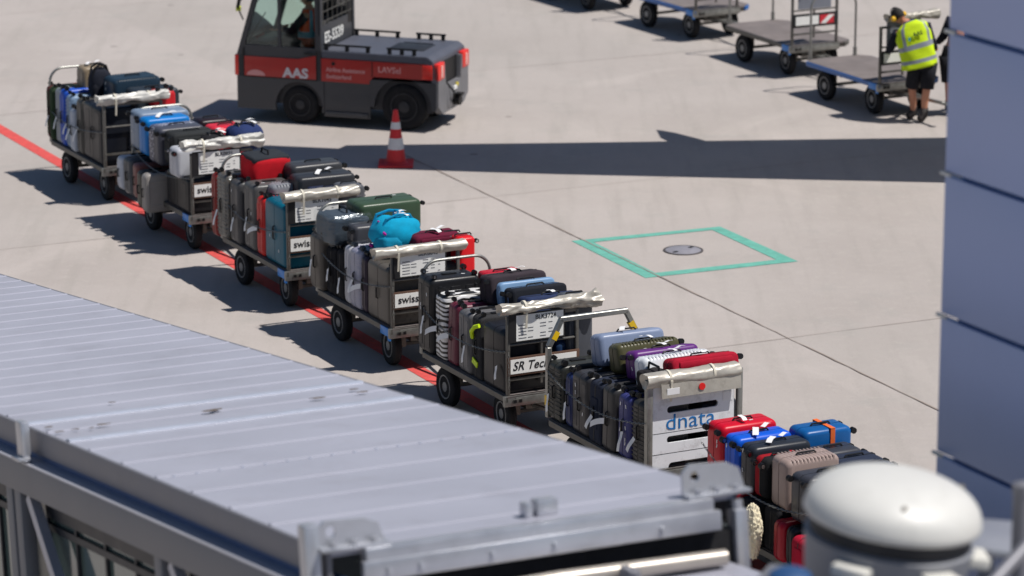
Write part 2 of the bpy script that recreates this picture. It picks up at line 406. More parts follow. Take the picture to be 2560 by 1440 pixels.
def printed_sheet(root, y0, y1, z0, z1, x, code):
    b = B(); b.box((x-.004, (y0+y1)/2-.03, (z0+z1)/2), (.006, y1-y0+.1, z1-z0+.03)); bd = b.ob('notice_board', blackboard, root)
    b = B(); b.box((x, (y0+y1)/2, (z0+z1)/2), (.003, y1-y0, z1-z0)); wd = y1-y0; ht = z1-z0
    for r_ in range(5):
        zz = z1-ht*(.40+.125*r_)
        for k, (a, l) in enumerate(((.04, .18), (.24, .12), (.50, .13), (.68, .09), (.84, .05))):
            if (r_+k) % 3 == 1 and k: continue
            b.box((x+.0022, y0+wd*(a+l/2), zz), (.001, wd*l*(.9+.1*random.random()), .009), mi=1)
    sh = b.ob('printed_sheet', [signw, M('faded_ink', (96, 98, 104), .6, 0, .3, 300)], bd)
    text(code, .062, ink, bd, facing((x+.003, y0+wd*.40, z1-ht*.22), (0, 1, 0), (0, 0, 1)), bold=.0002)
def end_frame(root, kind, word=None, code=None, tarpk=None, wide=.78, dz=0.0):
    X = BL-.025
    if kind == 'panel':                      # solid white end board
        b = B(); b.box((X, .03, .88), (.06, .06, .96), bev=.006); b.box((X, .99, .88), (.05, .05, .96), bev=.006); b.box((X, .5, 1.33), (.05, .92, .05))
        b.ob('end_frame', steel, root)
        b = B()
        def slotpanel(z0, z1, slots):
            # plate with real slots: build around them
            y0, y1 = .07, .93; z = z0
            for (sz0, sz1, sy0, sy1) in sorted(slots):
                if sz0 > z: b.box((X, (y0+y1)/2, (z+sz0)/2), (.02, y1-y0, sz0-z))
                b.box((X, (y0+sy0)/2, (sz0+sz1)/2), (.02, sy0-y0, sz1-sz0)); b.box((X, (sy1+y1)/2, (sz0+sz1)/2), (.02, y1-sy1, sz1-sz0))
                r_ = (sz1-sz0)/2
                for yy, sg in ((sy0, 1), (sy1, -1)):          # rounded slot ends
                    for q in (-1, 1):
                        arc = [(yy+sg*(r_-r_*math.cos(R(a))), (sz0+sz1)/2+q*r_*math.sin(R(a))) for a in range(0, 91, 15)]
                        b.prism([(yy, (sz0+sz1)/2+q*r_)]+arc, X-.0098, X+.0098, 'X')
                z = sz1
            if z1 > z: b.box((X, (y0+y1)/2, (z+z1)/2), (.02, y1-y0, z1-z))
        slotpanel(.84, 1.30, [(1.02, 1.085, .22, .76)])
        slotpanel(.64, .83, [(.735, .80, .22, .80)])
        slotpanel(.42, .63, [(.465, .545, .24, .84)])
        b.ob('end_board', paint((226, 228, 232), .45), root)
        text('dnata', .215, M('blue_vinyl', (20, 110, 176), .4), root, facing((X+.012, .20, .862), (0, 1, 0), (0, 0, 1)), bold=-.001, sx=1.13)
        b = B()
        b.box((X+.012, .86, 1.11), (.004, .10, .09))
        b.ob('sticker_or_glint', white, root)
    else:
        b = B()
        for yy in (.02, wide): b.box((X, yy, .445+.42+dz/2), (.036, .036, .86+dz), bev=.005)
        b.box((X, wide/2, 1.29+dz), (.03, wide, .03)); b.cyl((X, .02, 1.01), (X, wide, 1.01), .012, 8)
        b.box((X, wide*.5, .80), (.02, .025, .42)); b.box((X, wide/2, .66), (.025, wide, .025))
        for k in range(9): b.cyl((X+.02, .02, .60+k*.045), (X+.024, .02, .60+k*.045), .006, 6, mi=1)
        b.ob('end_frame', [steel_d, ink], root)
        if word:
            b = B(); b.box((X+.022, wide/2+.01, .795), (.012, wide+.02, .19), bev=.003, mi=0); b.box((X+.03, wide/2+.01, .795), (.004, wide-.05, .145), mi=1)
            sg = b.ob('name_sign', [M('brown_board', (92, 66, 52), .7, 0, .2, 6), signw], root)
            if word == 'SR Technics': text(word, .125, ink, sg, facing((X+.033, .055, .757), (0, 1, 0), (0, 0, 1)), bold=.0012, shear=.28, sx=.95)
            else:
                text(word, .115, ink, sg, facing((X+.033, .07, .765), (0, 1, 0), (0, 0, 1)), bold=.0012)
        elif kind == 'mark':
            b = B(); b.box((X+.022, wide/2+.01, .86), (.012, wide, .2), bev=.003, mi=0); b.box((X+.03, wide*.33, .86), (.004, wide*.5, .13), mi=1); b.box((X+.03, wide*.76, .86), (.004, wide*.3, .13), mi=2)
            b.prism([(wide*.62, .80), (wide*.74, .80), (wide*.92, .92), (wide*.80, .92)], X+.033, X+.036, 'X', mi=1)
            b.ob('name_sign', [blackboard, signw, M('sign_red', (206, 40, 56), .45, 0, .05)], root)
            b = B(); b.box((X+.01, wide*.5, 1.2), (.01, wide*.72, .34)); b.ob('notice_board', M('grey_board', (120, 124, 134), .5, 0, .1), root)
        if code: printed_sheet(root, .10, .62, 1.05+dz, 1.31+dz, X+.025, code)
    if tarpk:
        y0, y1, r_, amp, drp, fl, mat_, seed, zz = tarpk
        tb = crumpled(y0, y1, r_, zz, seed, amp, drp, fl).ob('rolled_cover', mat_, root, (X, 0, 0), sharp=1.2)
        for q, yy in enumerate((y0+.25*(y1-y0), y0+.72*(y1-y0))):
            b = B(); b.lathe([(r_*1.0, -.014), (r_*1.05, -.012), (r_*1.05, .012), (r_*1.0, .014)], 18, (0, yy, zz), axis='Y')
            if q == 0: b.box((r_*.98, y0+.25*(y1-y0), zz-.1), (.006, .022, .2), rot=(0, .1, 0))
            b.ob('strap', M('strap_webbing', (206, 200, 184), .8, 0, .1), tb)
def side_chain(root, z0=.98, z1=.95, sag=.11, y=-.035, x0=.04, x1=BL-.02):
    b = B(); chain(b, chain_pts((x0, y+.03, z0), (x1, y+.02, z1), sag, 56))
    for p in b.bm.verts: p.co.y -= .055*math.sin(math.pi*min(1, max(0, p.co.x/BL)))
    chain(b, chain_pts((BL+.01, .01, z1), (BL+.015, .015, .58), 0, 12))
    b.ob('side_chain', steel, root)

# ------------------------------------------------------------ suitcases and bags
def strip_tag(parent, p, d, length=.2, wd=.035, curl=.5, name='luggage_tag', mat=None, nrm=None):
    """a paper tag: a thin curling strip that starts at p and runs along d"""
    p, d = Vector(p), Vector(d).normalized(); b = B()
    up = Vector(nrm) if nrm else Vector((0, 0, 1)); side = d.cross(up); side = side.normalized() if side.length > .05 else Vector((1, 0, 0)); nn = side.cross(d)
    prev = None; q = p.copy(); dd = d.copy()
    for i in range(9):
        cur = (b.bm.verts.new(q-side*wd/2), b.bm.verts.new(q+side*wd/2), b.bm.verts.new(q+side*wd/2+nn*.0015), b.bm.verts.new(q-side*wd/2+nn*.0015))
        if prev:
            for k in range(4): b.bm.faces.new((prev[k], prev[(k+1) % 4], cur[(k+1) % 4], cur[k]))
        prev = cur; dd = (dd+nn*curl*.25*math.sin(i*.9)-Vector((0, 0, .06))).normalized(); q = q+dd*length/8
    for k in (1, 4, 5): 
        c = p+d*length*(.2+.12*k)
    return b.ob(name, mat or white, parent, sharp=1.0)
def caster(parent, p, ax='x', sc_=1.0, hub=False):
    b = B(); r = .027*sc_; h = .011*sc_
    A = Vector((1, 0, 0)) if ax == 'x' else Vector((0, 1, 0))
    p = Vector(p)
    for sg in (-1, 1):
        b.cyl(p+A*sg*h*1.1-A*h*.8, p+A*sg*h*1.1+A*h*.8, r, 14)
        if hub: b.cyl(p+A*sg*h*1.95, p+A*sg*h*2.15, r*.62, 10, mi=1)
    b.box(p, (h*2, h*2, r*1.2))
    return b.ob('caster', [blackp, chrome], parent)
NCASE = [0]
def case(cart, label, col, s0, s1, y0, y1, z0, z1, style='plain', wheels='T', tagp=None, fab=False, lean=0, yaw=0, seam=True, col2=None, glints=0, hub=False, handle=True, cat='suitcase', band=None, rollx=0, straps=None, seamc=None):
    rnd = random.Random(hash(label) % 9999 if False else sum(ord(c)*(i+1) for i, c in enumerate(label)) % 9973)
    dx, dy, dz = s1-s0, y1-y0, z1-z0
    c = Vector(((s0+s1)/2, (y0+y1)/2, z0))
    m = cart.matrix_world @ Matrix.Translation(c) @ Matrix.Rotation(R(yaw+rnd.uniform(-1.8, 1.8)), 4, 'Z') @ Matrix.Rotation(R(lean), 4, 'Y') @ Matrix.Rotation(R(rollx), 4, 'X')
    o = thing('suitcase', label, cat, mat=m, group='bags piled on the luggage carts')
    mt = soft(col) if fab else hard(col); mt2 = (soft(col2) if fab else hard(col2)) if col2 else mt
    g = .005 if seam else 0; bv = min(.055, dx*.3) if not fab else min(.035, dx*.22)
    b = B()
    hx = dx/2-g
    if style == 'shellcurve': hx -= .004
    if seam:
        for sg in (-1, 1):
            t = bmesh.new(); bmesh.ops.create_cube(t, size=1)
            for v in t.verts: v.co = Vector((v.co.x*hx+sg*(hx/2+g), v.co.y*dy, v.co.z*dz+dz/2))
            # round the outer rim strongly, the seam side a little; corners in the y-z outline too
            ed_c = [e for e in t.edges if abs(e.verts[0].co.x-e.verts[1].co.x) > 1e-4]
            bmesh.ops.bevel(t, geom=ed_c, offset=min(.06, dz*.2, dy*.2), segments=4, affect='EDGES', profile=.5)
            xo = sg*(dx/2)
            ed_o = [e for e in t.edges if abs(e.verts[0].co.x-xo) < 1e-4 and abs(e.verts[1].co.x-xo) < 1e-4]
            bmesh.ops.bevel(t, geom=ed_o, offset=bv*.8, segments=3, affect='EDGES', profile=.5, clamp_overlap=True)
            b.merge(t, 0 if sg > 0 else 1)
    else:
        b.box((0, 0, dz/2), (dx, dy, dz), bev=bv, seg=3)
    # relief pressed into the shell: ribs
    e = .0045
    def rib(yc, wdt):
        for sg, mi in ((-1, 1), (1, 0)):
            b.box((sg*(dx/4+g/2), yc, dz/2), (dx/2-g*2+e*2, wdt, dz-min(.10, dz*.25)), bev=.004, seg=1, mi=mi)
    if style == 'plain' and not fab and rnd.random() < .8:
        n = rnd.choice((2, 3, 4))
        for k in range(n):
            yc = -dy/2+.09+(dy-.18)*(k+.5)/n; wd_ = (dy-.18)/n*.62
            for sg, mi in ((-1, 1), (1, 0)):
                b.box((sg*(dx/4+.004), yc, dz/2), (dx/2-.03+.008, wd_, dz-.06), bev=.0017, seg=1, mi=mi)
        if rnd.random() < .6:
            for sg, mi in ((-1, 1), (1, 0)):
                b.box((sg*(dx/4+.002), 0, dz/2), (dx/4-.012, dy+.005, dz-.16), bev=.0025, seg=1, mi=mi)
    if style == 'rib':
        n = max(4, int(dy/.042)); 
        for k in range(n):
            yc = -dy/2+.05+(dy-.10)*(k+.5)/n
            for sg, mi in ((-1, 1), (1, 0)):
                b.box((sg*(dx/4+.004), yc, dz/2), (dx/2-.02+e*2, .018, dz+e*1.6-.002), bev=.004, seg=1, mi=mi) if abs(yc) < dy/2-.06 else None
    elif style == 'hrib':
        n = max(4, int(dz/.05))
        for k in range(n):
            zc = .06+(dz-.12)*(k+.5)/n
            b.box((0, 0, zc), (dx+e*2, dy-.12, .02), bev=.004, seg=1)
            for sg in (-1, 1): b.box((sg*(dx/4+.003), 0, zc), (dx/2-.035, dy+e*2, .018), bev=.004, seg=1)
    elif style == 'panel':
        for sg in (-1, 1):
            for yy in (-.3, 0, .3): b.box((sg*dx/2, yy*dy, dz/2), (.012, dy*.2, dz*.78), bev=.005, seg=2)
            b.box((sg*(dx/4+.004), 0, dz/2), (dx/4, dy+.008, dz*.8), bev=.003, seg=1)
    elif style == 'dot':
        for i in range(11):
            for j in range(13):
                if (i+j) % 2: b.cyl((dx/2-.004, -dy*.42+dy*.84*i/10, dz*.08+dz*.84*j/12), (dx/2+.004, -dy*.42+dy*.84*i/10, dz*.08+dz*.84*j/12), .014, 6)
    elif style == 'pocket':
        b.box((dx/2, 0, dz*.36), (.05, dy*.8, dz*.5), bev=.02, seg=2); b.box((dx/2, 0, dz*.78), (.035, dy*.8, dz*.22), bev=.015, seg=2)
        b.box((0, -dy/2, dz*.5), (dx*.5, .02, dz*.5), bev=.009, seg=1)
    elif style == 'xframe':
        b.beam((dx/2, -dy*.4, dz*.1), (dx/2, dy*.4, dz*.9), .03, .012); b.beam((dx/2, dy*.4, dz*.1), (dx/2, -dy*.4, dz*.9), .03, .012)
    elif style == 'step':
        for yy in (-.38, .38): b.box((dx*.25, yy*dy, dz/2), (dx*.5+.008, .02, dz-.12), bev=.004, seg=1)
        for zz in (.2, .8): b.box((dx*.25, 0, dz*zz), (dx*.5+.008, dy-.14, .02), bev=.004, seg=1)
    b.ob('shell', [mt, mt2], o, sharp=.7)
    if seam:
        b = B(); q = -.004 if not fab else .003
        b.prism([(-dy/2-q+.05, -q), (dy/2+q-.05, -q), (dy/2+q, .05), (dy/2+q, dz-.05), (dy/2+q-.05, dz+q), (-dy/2-q+.05, dz+q), (-dy/2-q, dz-.05), (-dy/2-q, .05)], -g*1.15, g*1.15, 'X')
        b.ob('zip', M('zip_tape', (24, 24, 26), .6, 0, .1) if not seamc else M('rail_alu_%d' % seamc[0], seamc, .3, .6, .05), o)
    # casters at one end
    cx = dx/2-.035; 
    if wheels:
        for sx in (-1, 1):
            for q in (-1, 1):
                if wheels == 'T': pp = (sx*cx, q*(dy/2-.055), dz+.022); ax = 'x'
                elif wheels == 'B': pp = (sx*cx, q*(dy/2-.055), -.012); ax = 'x'; 
                elif wheels == 'R': pp = (sx*cx, dy/2+.024, dz/2+q*(dz/2-.055)); ax = 'x'
                elif wheels == 'L': pp = (sx*cx, -dy/2-.024, dz/2+q*(dz/2-.055)); ax = 'x'
                if wheels == 'B': continue
                if q < 0 and wheels in 'RL': continue
                caster(o, pp, ax, rnd.uniform(.85, 1.12), hub)
    if handle:
        b = B()
        if wheels in ('R', 'L') or not wheels:
            hz = dz+.02; b.tube([(0, -.1, dz), (0, -.085, hz), (0, .085, hz), (0, .1, dz)], .009, 6); b.box((0, 0, hz), (.028, .13, .014), bev=.006)
        else:
            b.tube([(0, -dy/2, dz*.62), (0, -dy/2-.022, dz*.60), (0, -dy/2-.022, dz*.42), (0, -dy/2, dz*.40)], .008, 6); b.box((0, -dy/2-.02, dz*.51), (.024, .016, .11), bev=.006)
            B().box((0, 0, dz+.006), (.05, .16, .014), bev=.005).ob('top_handle', blackp, o)
        b.ob('carry_handle', blackp, o)
    if glints:  # small white slips drawn at random as glints on the shell
        for k in range(glints):
            zz = dz*rnd.uniform(.25, .85); xx = rnd.choice((-1, 1))*dx*.22
            B().box((xx, -dy/2-.0045, zz), (.013, .002, .035), rot=(0, rnd.uniform(-.4, .4), 0)).ob('sticker_or_glint', white, o)
        for k in range(max(1, glints//2)):
            B().box((rnd.choice((-1, 1))*dx*.2, rnd.uniform(-.3, .3)*dy, dz+.0055), (.014, .04, .002), rot=(0, 0, rnd.uniform(-.6, .6))).ob('sticker_or_glint', white, o)
    if band:
        b = B(); y_ = rnd.uniform(-.1, .1)*dy
        e2 = .010
        for (cc, dd) in (((0, y_, dz+e2*.6), (dx+.02, .045, .004)), ((dx/2+e2*.6, y_, dz/2), (.004, .045, dz+.012)), ((-dx/2-e2*.6, y_, dz/2), (.004, .045, dz+.012))): b.box(cc, dd)
        b.ob('luggage_strap', M('strap_%d_%d_%d' % band, band, .7), o)
    if tagp == 'side': strip_tag(o, (rnd.uniform(-.3, .3)*dx, -dy/2-.03, dz*rnd.uniform(.42, .55)), (rnd.uniform(-.6, .6), -.25, -.7), rnd.uniform(.13, .2), .045, .4, nrm=(0, -1, .1))
    elif tagp == 'strip': strip_tag(o, (0, -dy/2-.035, dz*.48), (-.9, -.2, -.15), .2, .055, .15, nrm=(0, -1, .2))
    elif tagp == 'top':
        strip_tag(o, (0, -.03, dz+.045), (rnd.uniform(.5, 1), rnd.uniform(-.6, .4), -.05), rnd.uniform(.09, .15), rnd.uniform(.035, .06), rnd.uniform(.3, .9)); (strip_tag(o, (0, .04, dz+.04), (rnd.uniform(-.6, .6), .9, .15), rnd.uniform(.07, .13), .045, .8) if rnd.random() < .6 else None)
    return o
def blob(dx, dy, dz, seed, amp=.08, px=2.6, seg=(36, 22)):
    b = B(); n, m = seg; rings = []
    def se(v, p): return math.copysign(abs(v)**(2/p), v)
    for j in range(m+1):
        ph = -math.pi/2+math.pi*j/m; ring = []
        for i in range(n):
            th = 2*math.pi*i/n
            x, y, z = se(math.cos(ph), px)*se(math.cos(th), px), se(math.cos(ph), px)*se(math.sin(th), px), se(math.sin(ph), px)
            nn = noise.noise(Vector((x*1.6+seed, y*1.6, z*1.6)))*amp+abs(noise.noise(Vector((x*5+seed, y*5, z*3))))*amp*.7
            k = 1+nn-amp*.3
            ring.append(b.bm.verts.new((x*dx/2*k, y*dy/2*k, dz/2+z*dz/2*k*(1 if z > 0 else .97))))
        rings.append(ring)
    for A, D in zip(rings, rings[1:]):
        for i in range(n):
            try: b.bm.faces.new((A[i], A[(i+1) % n], D[(i+1) % n], D[i]))
            except ValueError: pass
    bmesh.ops.remove_doubles(b.bm, verts=b.bm.verts, dist=.0005)
    return b
def bag(cart, name, label, cat, col, s, y, z, dx, dy, dz, col2=None, seed=1, yaw=0, kind='duffel', amp=.08, tagp=None):
    m = cart.matrix_world @ Matrix.Translation((s, y, z)) @ Matrix.Rotation(R(yaw), 4, 'Z')
    o = thing(name, label, cat, mat=m, group='bags piled on the luggage carts')
    body = blob(dx, dy, dz, seed, amp, 5.5 if kind == 'box' else 2.6).ob('body', soft(col), o, sharp=None)
    c2 = soft(col2) if col2 else blackp
    b = B()
    if kind == 'duffel':
        for sg in (-.22, .22):
            b.tube([(dx*.3*math.sin(a), sg*dy, dz*.52+dz*.52*math.cos(a)) for a in [R(k) for k in range(-80, 81, 16)]], .011, 6)
        b.tube([(dx*.12, -dy*.2, dz*.97), (dx*.1, -dy*.1, dz+.04), (dx*.1, dy*.1, dz+.04), (dx*.12, dy*.2, dz*.97)], .011, 6)
        b.ob('carry_strap', c2, o)
        b = B(); b.tube([(0, -dy*.42, dz*.95), (0, -dy*.2, dz*1.0), (0, dy*.2, dz*1.0), (0, dy*.42, dz*.95)], .006, 6); b.ob('zip', blackp, o)
    elif kind == 'backpack':
        for sg in (-1, 1):
            b.tube([(sg*dx*.22, -dy*.40, dz*.70), (sg*dx*.24, -dy*.30, dz*1.0), (sg*dx*.22, -dy*.05, dz*1.09), (sg*dx*.2, dy*.22, dz*1.05), (sg*dx*.16, dy*.4, dz*.7)], .016, 6)
        b.tube([(-.05, 0, dz), (-.04, .02, dz+.05), (.04, .02, dz+.05), (.05, 0, dz)], .01, 6)
        b.ob('shoulder_strap', c2, o)
        blob(dx*.7, dy*.55, dz*.55, seed+3, amp).ob('front_pocket', soft(tuple(int(k*.86) for k in col)), o, (dx*.18, -dy*.22, dz*.06), sharp=None)
    elif kind == 'box':
        b.tube([(-.1, 0, dz*.96), (-.09, 0, dz+.05), (.09, 0, dz+.05), (.1, 0, dz*.96)], .012, 6); b.ob('carry_handle', c2, o)
    if tagp: strip_tag(o, (0, 0, dz+.03), (.8, .5, .1), .17, .045, .5); strip_tag(o, (0, 0, dz+.03), (-.2, .9, .15), .14, .045, .6)
    return o
# ------------------------------------------------------------ the train of carts
def frame_mat(origin, az):
    return Matrix.Translation(Vector((origin[0], origin[1], 0))) @ Matrix.Rotation(az2rz(R(az)), 4, 'Z')
def cart_at(corner, az, label, group, near_cap=False, edge='grey', name='luggage_cart'):
    c = P(corner[0], corner[1], .45); d = Vector((math.sin(R(az)), math.cos(R(az)), 0))
    o = c-d*BL; root = thing(name, label, 'cart', mat=frame_mat(o, az), group=group)
    cart_base(root, edge=edge, near_cap=near_cap); return root
GT = 'carts of the loaded baggage train'; GE = 'empty flatbed carts parked at the top right'
c1 = cart_at((262, 430), 153, 'loaded luggage cart at the far left end of the baggage train', GT)
c2 = cart_at((480, 550), 153.4, 'second loaded luggage cart from the left, with a crumpled white cover and two layers', GT, True)
c3 = cart_at((720, 690), 153.6, 'loaded luggage cart with a teal suitcase by its end frame and red bag on top', GT, True)
c4 = cart_at((980, 834), 153.4, 'loaded luggage cart with a cyan backpack and a green suitcase on top', GT, True)
c5 = cart_at((1268, 1004), 153, 'loaded luggage cart with the SR Technics sign and zebra striped suitcase', GT)
c6 = cart_at((1616, 1192), 152.8, 'loaded luggage cart with a white slotted end board reading dnata', GT)
o7 = c6.matrix_world @ Vector((BL+.88, .06, 0))
c7 = thing('luggage_cart', 'loaded luggage cart nearest the camera, half hidden behind the white dome', 'cart', mat=frame_mat(o7, 152.4), group=GT)
cart_base(c7, BZ=.34, wr=.15)
for c in (c1, c2, c3, c4, c5): arch(c)
arch(c6, .02, 1.0, 1.46, square=True)
end_frame(c1, 'std', None, None, (-.08, .88, .066, .42, .0, .0, tarp_l, 3, 1.36))
end_frame(c2, 'std', 'swissport', 'BLK0031', (-.10, .92, .068, .50, .0, .35, tarp_l, 11, 1.34), dz=-.06)
end_frame(c3, 'std', 'swissport', 'BLK1045', (-.04, .86, .070, .14, .0, .0, tarp, 5, 1.34))
end_frame(c4, 'std', 'swissport', 'BLK0043', (-.20, .86, .066, .16, .0, .0, tarp, 8, 1.32))
end_frame(c5, 'std', 'SR Technics', 'BLK3724', (-.08, 1.02, .064, .40, .0, .7, tarp, 17, 1.38))
end_frame(c6, 'panel', None, None, (-.02, .96, .08, .12, .0, .0, tarp, 23, 1.35))
b = B(); b.box((BL+.055, .54, 1.255), (.008, .84, .13), rot=(0, -.12, 0)); fl = b.ob('cover_flap', tarp, c6)
b = B(); b.cyl((BL+.062, .54, 1.26), (BL+.072, .54, 1.26), .033, 20); b.ob('reflector', M('red_reflector', (226, 26, 22), .3, 0, .03), c6)
b = B(); b.box((BL+.062, .24, 1.25), (.004, .13, .06)); b.ob('sticker_or_glint', white, c6)
for c in (c2, c3, c4, c5, c6): side_chain(c)
side_chain(c1, .9, .95, .07)
side_chain(c7, 1.02, .9, .16, y=-.04)

# ---- cart 1 (far left)
case(c1, 'patterned green and dark red suitcase at the far end of the first cart', (62, 84, 58), -.02, .22, -.02, .48, BZ, 1.2, 'panel', 'T', fab=True, col2=(92, 38, 40), tagp='side')
case(c1, 'silver ribbed suitcase beside the green patterned one', (150, 158, 166), .24, .42, .0, .52, BZ, 1.22, 'rib', 'T', tagp='side')
case(c1, 'bright blue suitcase in the near row of the first cart', (34, 84, 190), .44, .62, -.01, .52, BZ, 1.24, 'plain', 'T')
case(c1, 'pale steel blue suitcase next to the bright blue one', (128, 152, 178), .64, .84, .0, .5, BZ, 1.2, 'hrib', 'T', tagp='side')
case(c1, 'white plastic suitcase with a long pale tag on the first cart', (196, 204, 216), .86, 1.0, -.03, .46, BZ, 1.06, 'plain', 'T', tagp='side')
case(c1, 'taupe grey suitcase beside the big navy one', (96, 94, 90), 1.02, 1.24, .0, .5, BZ, 1.22, 'plain', 'T', tagp='side')
case(c1, 'dark grey case at the back of the first cart behind its end frame', (56, 58, 62), 1.46, 1.92, .55, .95, BZ, 1.0, 'plain', None)
case(c1, 'large black navy suitcase against the end frame of the first cart', (30, 34, 44), 1.27, 1.93, .0, .5, BZ, 1.24, 'plain', 'T', seam=True)
case(c1, 'beige suitcase standing on top behind the arch of the first cart', (150, 134, 112), 0.3, 0.58, 0.28, 0.62, 1.14, 1.5, 'plain', None, tagp='top')
case(c1, 'dark grey case hidden under the beige one', (58, 60, 64), .25, .7, .55, 1.02, BZ, 1.05, 'plain', None)
case(c1, 'black case under the ribbed petrol blue one', (36, 38, 42), .8, 1.4, .55, 1.05, BZ, 1.1, 'plain', None)
case(c1, 'dark petrol blue ribbed suitcase lying on top of the first cart', (44, 68, 88), 0.95, 1.33, 0.4, 1.05, 1.1, 1.46, 'rib', 'R', tagp=None, glints=2)
case(c1, 'dark slate case lying under the petrol blue one by the rolled cover', (56, 64, 74), 1.40, 1.78, .52, 1.12, 1.02, 1.38, 'plain', 'R')
bag(c1, 'backpack', 'navy backpack leaning between the beige and the petrol blue suitcases', 'backpack', (40, 44, 58), 0.8, 0.42, 1.08, .24, .3, .46, seed=2, kind='backpack')
case(c1, 'red suitcase sticking out behind the rolled cover of the first cart', (206, 34, 44), 1.74, 1.98, 0.7, 0.99, BZ, 1.4, 'plain', 'T', tagp='strip')
# ---- cart 2
case(c2, 'white suitcase low at the far corner of the second cart', (204, 208, 216), -.02, .14, -0.18, 0.3, 0.44, 0.86, 'plain', 'B')
case(c2, 'slate grey suitcase low beside the white one', (94, 98, 104), .17, .42, -0.16, 0.34, 0.42, 0.88, 'plain', 'B', lean=-4)
case(c2, 'dusty pink and grey thin suitcase in the lower layer', (138, 92, 88), .46, .62, -0.16, 0.34, 0.42, 0.86, 'plain', 'B')
case(c2, 'olive grey soft suitcase hanging over the edge of the second cart', (98, 94, 84), 0.7, 0.88, -0.2, 0.22, 0.36, 0.82, 'step', 'B', tagp=None)
case(c2, 'light grey suitcase hanging over the edge of the second cart', (152, 148, 144), 0.96, 1.12, -0.24, 0.16, 0.36, 0.84, 'step', 'B')
case(c2, 'black suitcase in the lower layer against the end frame of the second cart', (40, 41, 44), 1.24, 1.96, -.02, .48, BZ, 0.94, 'plain', None)
case(c2, 'large steel blue hard suitcase with a bright metal edge on the second cart', (124, 140, 162), -.02, .34, .0, 0.66, 0.94, 1.42, 'plain', 'L', seamc=(170, 178, 190), glints=1)
case(c2, 'azure blue suitcase on top of the second cart', (10, 122, 200), .36, .62, -.03, .56, 0.94, 1.4, 'plain', 'L', tagp='top')
case(c2, 'grey patterned suitcase with white lettering on its top edge', (88, 90, 104), .66, 1.04, -.02, 0.58, 0.9, 1.36, 'plain', 'L', seamc=(150, 150, 156))
case(c2, 'charcoal soft case with a small cyan tag in front of the lettered one', (58, 60, 62), 1.08, 1.42, .02, .60, .96, 1.36, 'pocket', 'L', fab=True)
case(c2, 'white hard suitcase standing beside the end frame of the second cart', (196, 198, 206), 1.48, 1.76, -0.08, 0.28, 0.9, 1.26, 'plain', 'L', hub=True, seamc=(160, 164, 172))
case(c2, 'dark grey case on the far side of the second cart', (50, 52, 56), .1, 1.9, .54, 1.04, BZ, .95, 'hrib', None)
case(c2, 'dark maroon black suitcase on the far side of the second cart', (46, 32, 38), .50, .80, 0.6, 1.0, .96, 1.36, 'plain', 'R')
case(c2, 'red suitcase on the far side of the second cart', (222, 44, 62), 0.86, 1.22, 0.62, 1.05, .96, 1.34, 'plain', 'R')
bag(c2, 'duffel_bag', 'navy blue duffel bag beside the white cover of the second cart', 'bag', (40, 56, 104), 1.50, .90, 1.10, .42, .46, .34, seed=5, tagp=True)
bag(c2, 'shoulder_bag', 'black shoulder bag with white tag lying before the white cover', 'bag', (42, 42, 46), 1.5, .5, 1.16, .3, .34, .2, seed=9, tagp=True)
# ---- cart 3
case(c3, 'thin red brown suitcase at the far corner of the third cart', (150, 48, 44), -.12, .04, -.06, .42, BZ-.03, 1.22, 'plain', 'T')
case(c3, 'taupe ribbed suitcase wrapped in film on the third cart', (118, 110, 100), .06, .34, -.06, .44, BZ, 1.26, 'hrib', 'T', tagp='side')
case(c3, 'grey suitcase with a grey strap beside the taupe one', (92, 92, 94), .37, .68, -.03, .47, BZ, 1.24, 'plain', 'T', glints=3, band=(150, 148, 144), tagp='side')
case(c3, 'large grey suitcase with twin wheels up beside the red ones', (104, 104, 104), .72, 1.06, .0, .5, BZ, 1.28, 'plain', 'T', glints=1, tagp='side')
case(c3, 'silver ribbed suitcase behind the red one with its ribs shining', (140, 144, 150), 1.02, 1.22, .16, .66, BZ+.02, 1.30, 'rib', None)
case(c3, 'bright red suitcase squeezed beside the teal one', (206, 40, 38), 1.10, 1.30, .0, .5, BZ, 1.19, 'plain', 'T', tagp='strip')
case(c3, 'glossy teal suitcase wrapped in film against the end frame of the third cart', (0, 96, 120), 1.34, 1.92, .0, .52, BZ, 1.22, 'rib', 'T', glints=2, cat='suitcase')
case(c3, 'dark blue case at the back of the third cart', (44, 56, 84), .3, 1.1, .55, 1.04, BZ, 1.2, 'plain', None)
case(c3, 'petrol case at the back of the third cart behind the notice board', (24, 96, 112), 1.2, 1.9, .56, 1.0, BZ, 1.16, 'rib', None)
bag(c3, 'cooler_bag', 'red soft bag with a charcoal top on the third cart', 'bag', (206, 24, 38), 0.52, 0.36, 1.2, .44, .5, .32, seed=14, kind='box', amp=.05)
case(c3, 'large charcoal suitcase lying on its side at the back of the third cart', (74, 75, 80), 0.66, 0.98, 0.5, 1.14, 1.12, 1.44, 'plain', 'R', glints=0)
case(c3, 'charcoal suitcase with a red and white tag lying by the rolled cover', (62, 63, 68), 1.10, 1.42, 0.4, 1.1, 1.12, 1.4, 'plain', 'R', tagp='top')
case(c3, 'blue black thin case under the tagged charcoal one', (48, 58, 92), 1.48, 1.72, 0.45, 0.98, 1.14, 1.32, 'plain', None)
case(c3, 'grey ribbed suitcase sticking out past the end of the third cart', (110, 112, 118), 1.72, 2.0, 0.66, 0.96, BZ, 1.4, 'hrib', 'R')
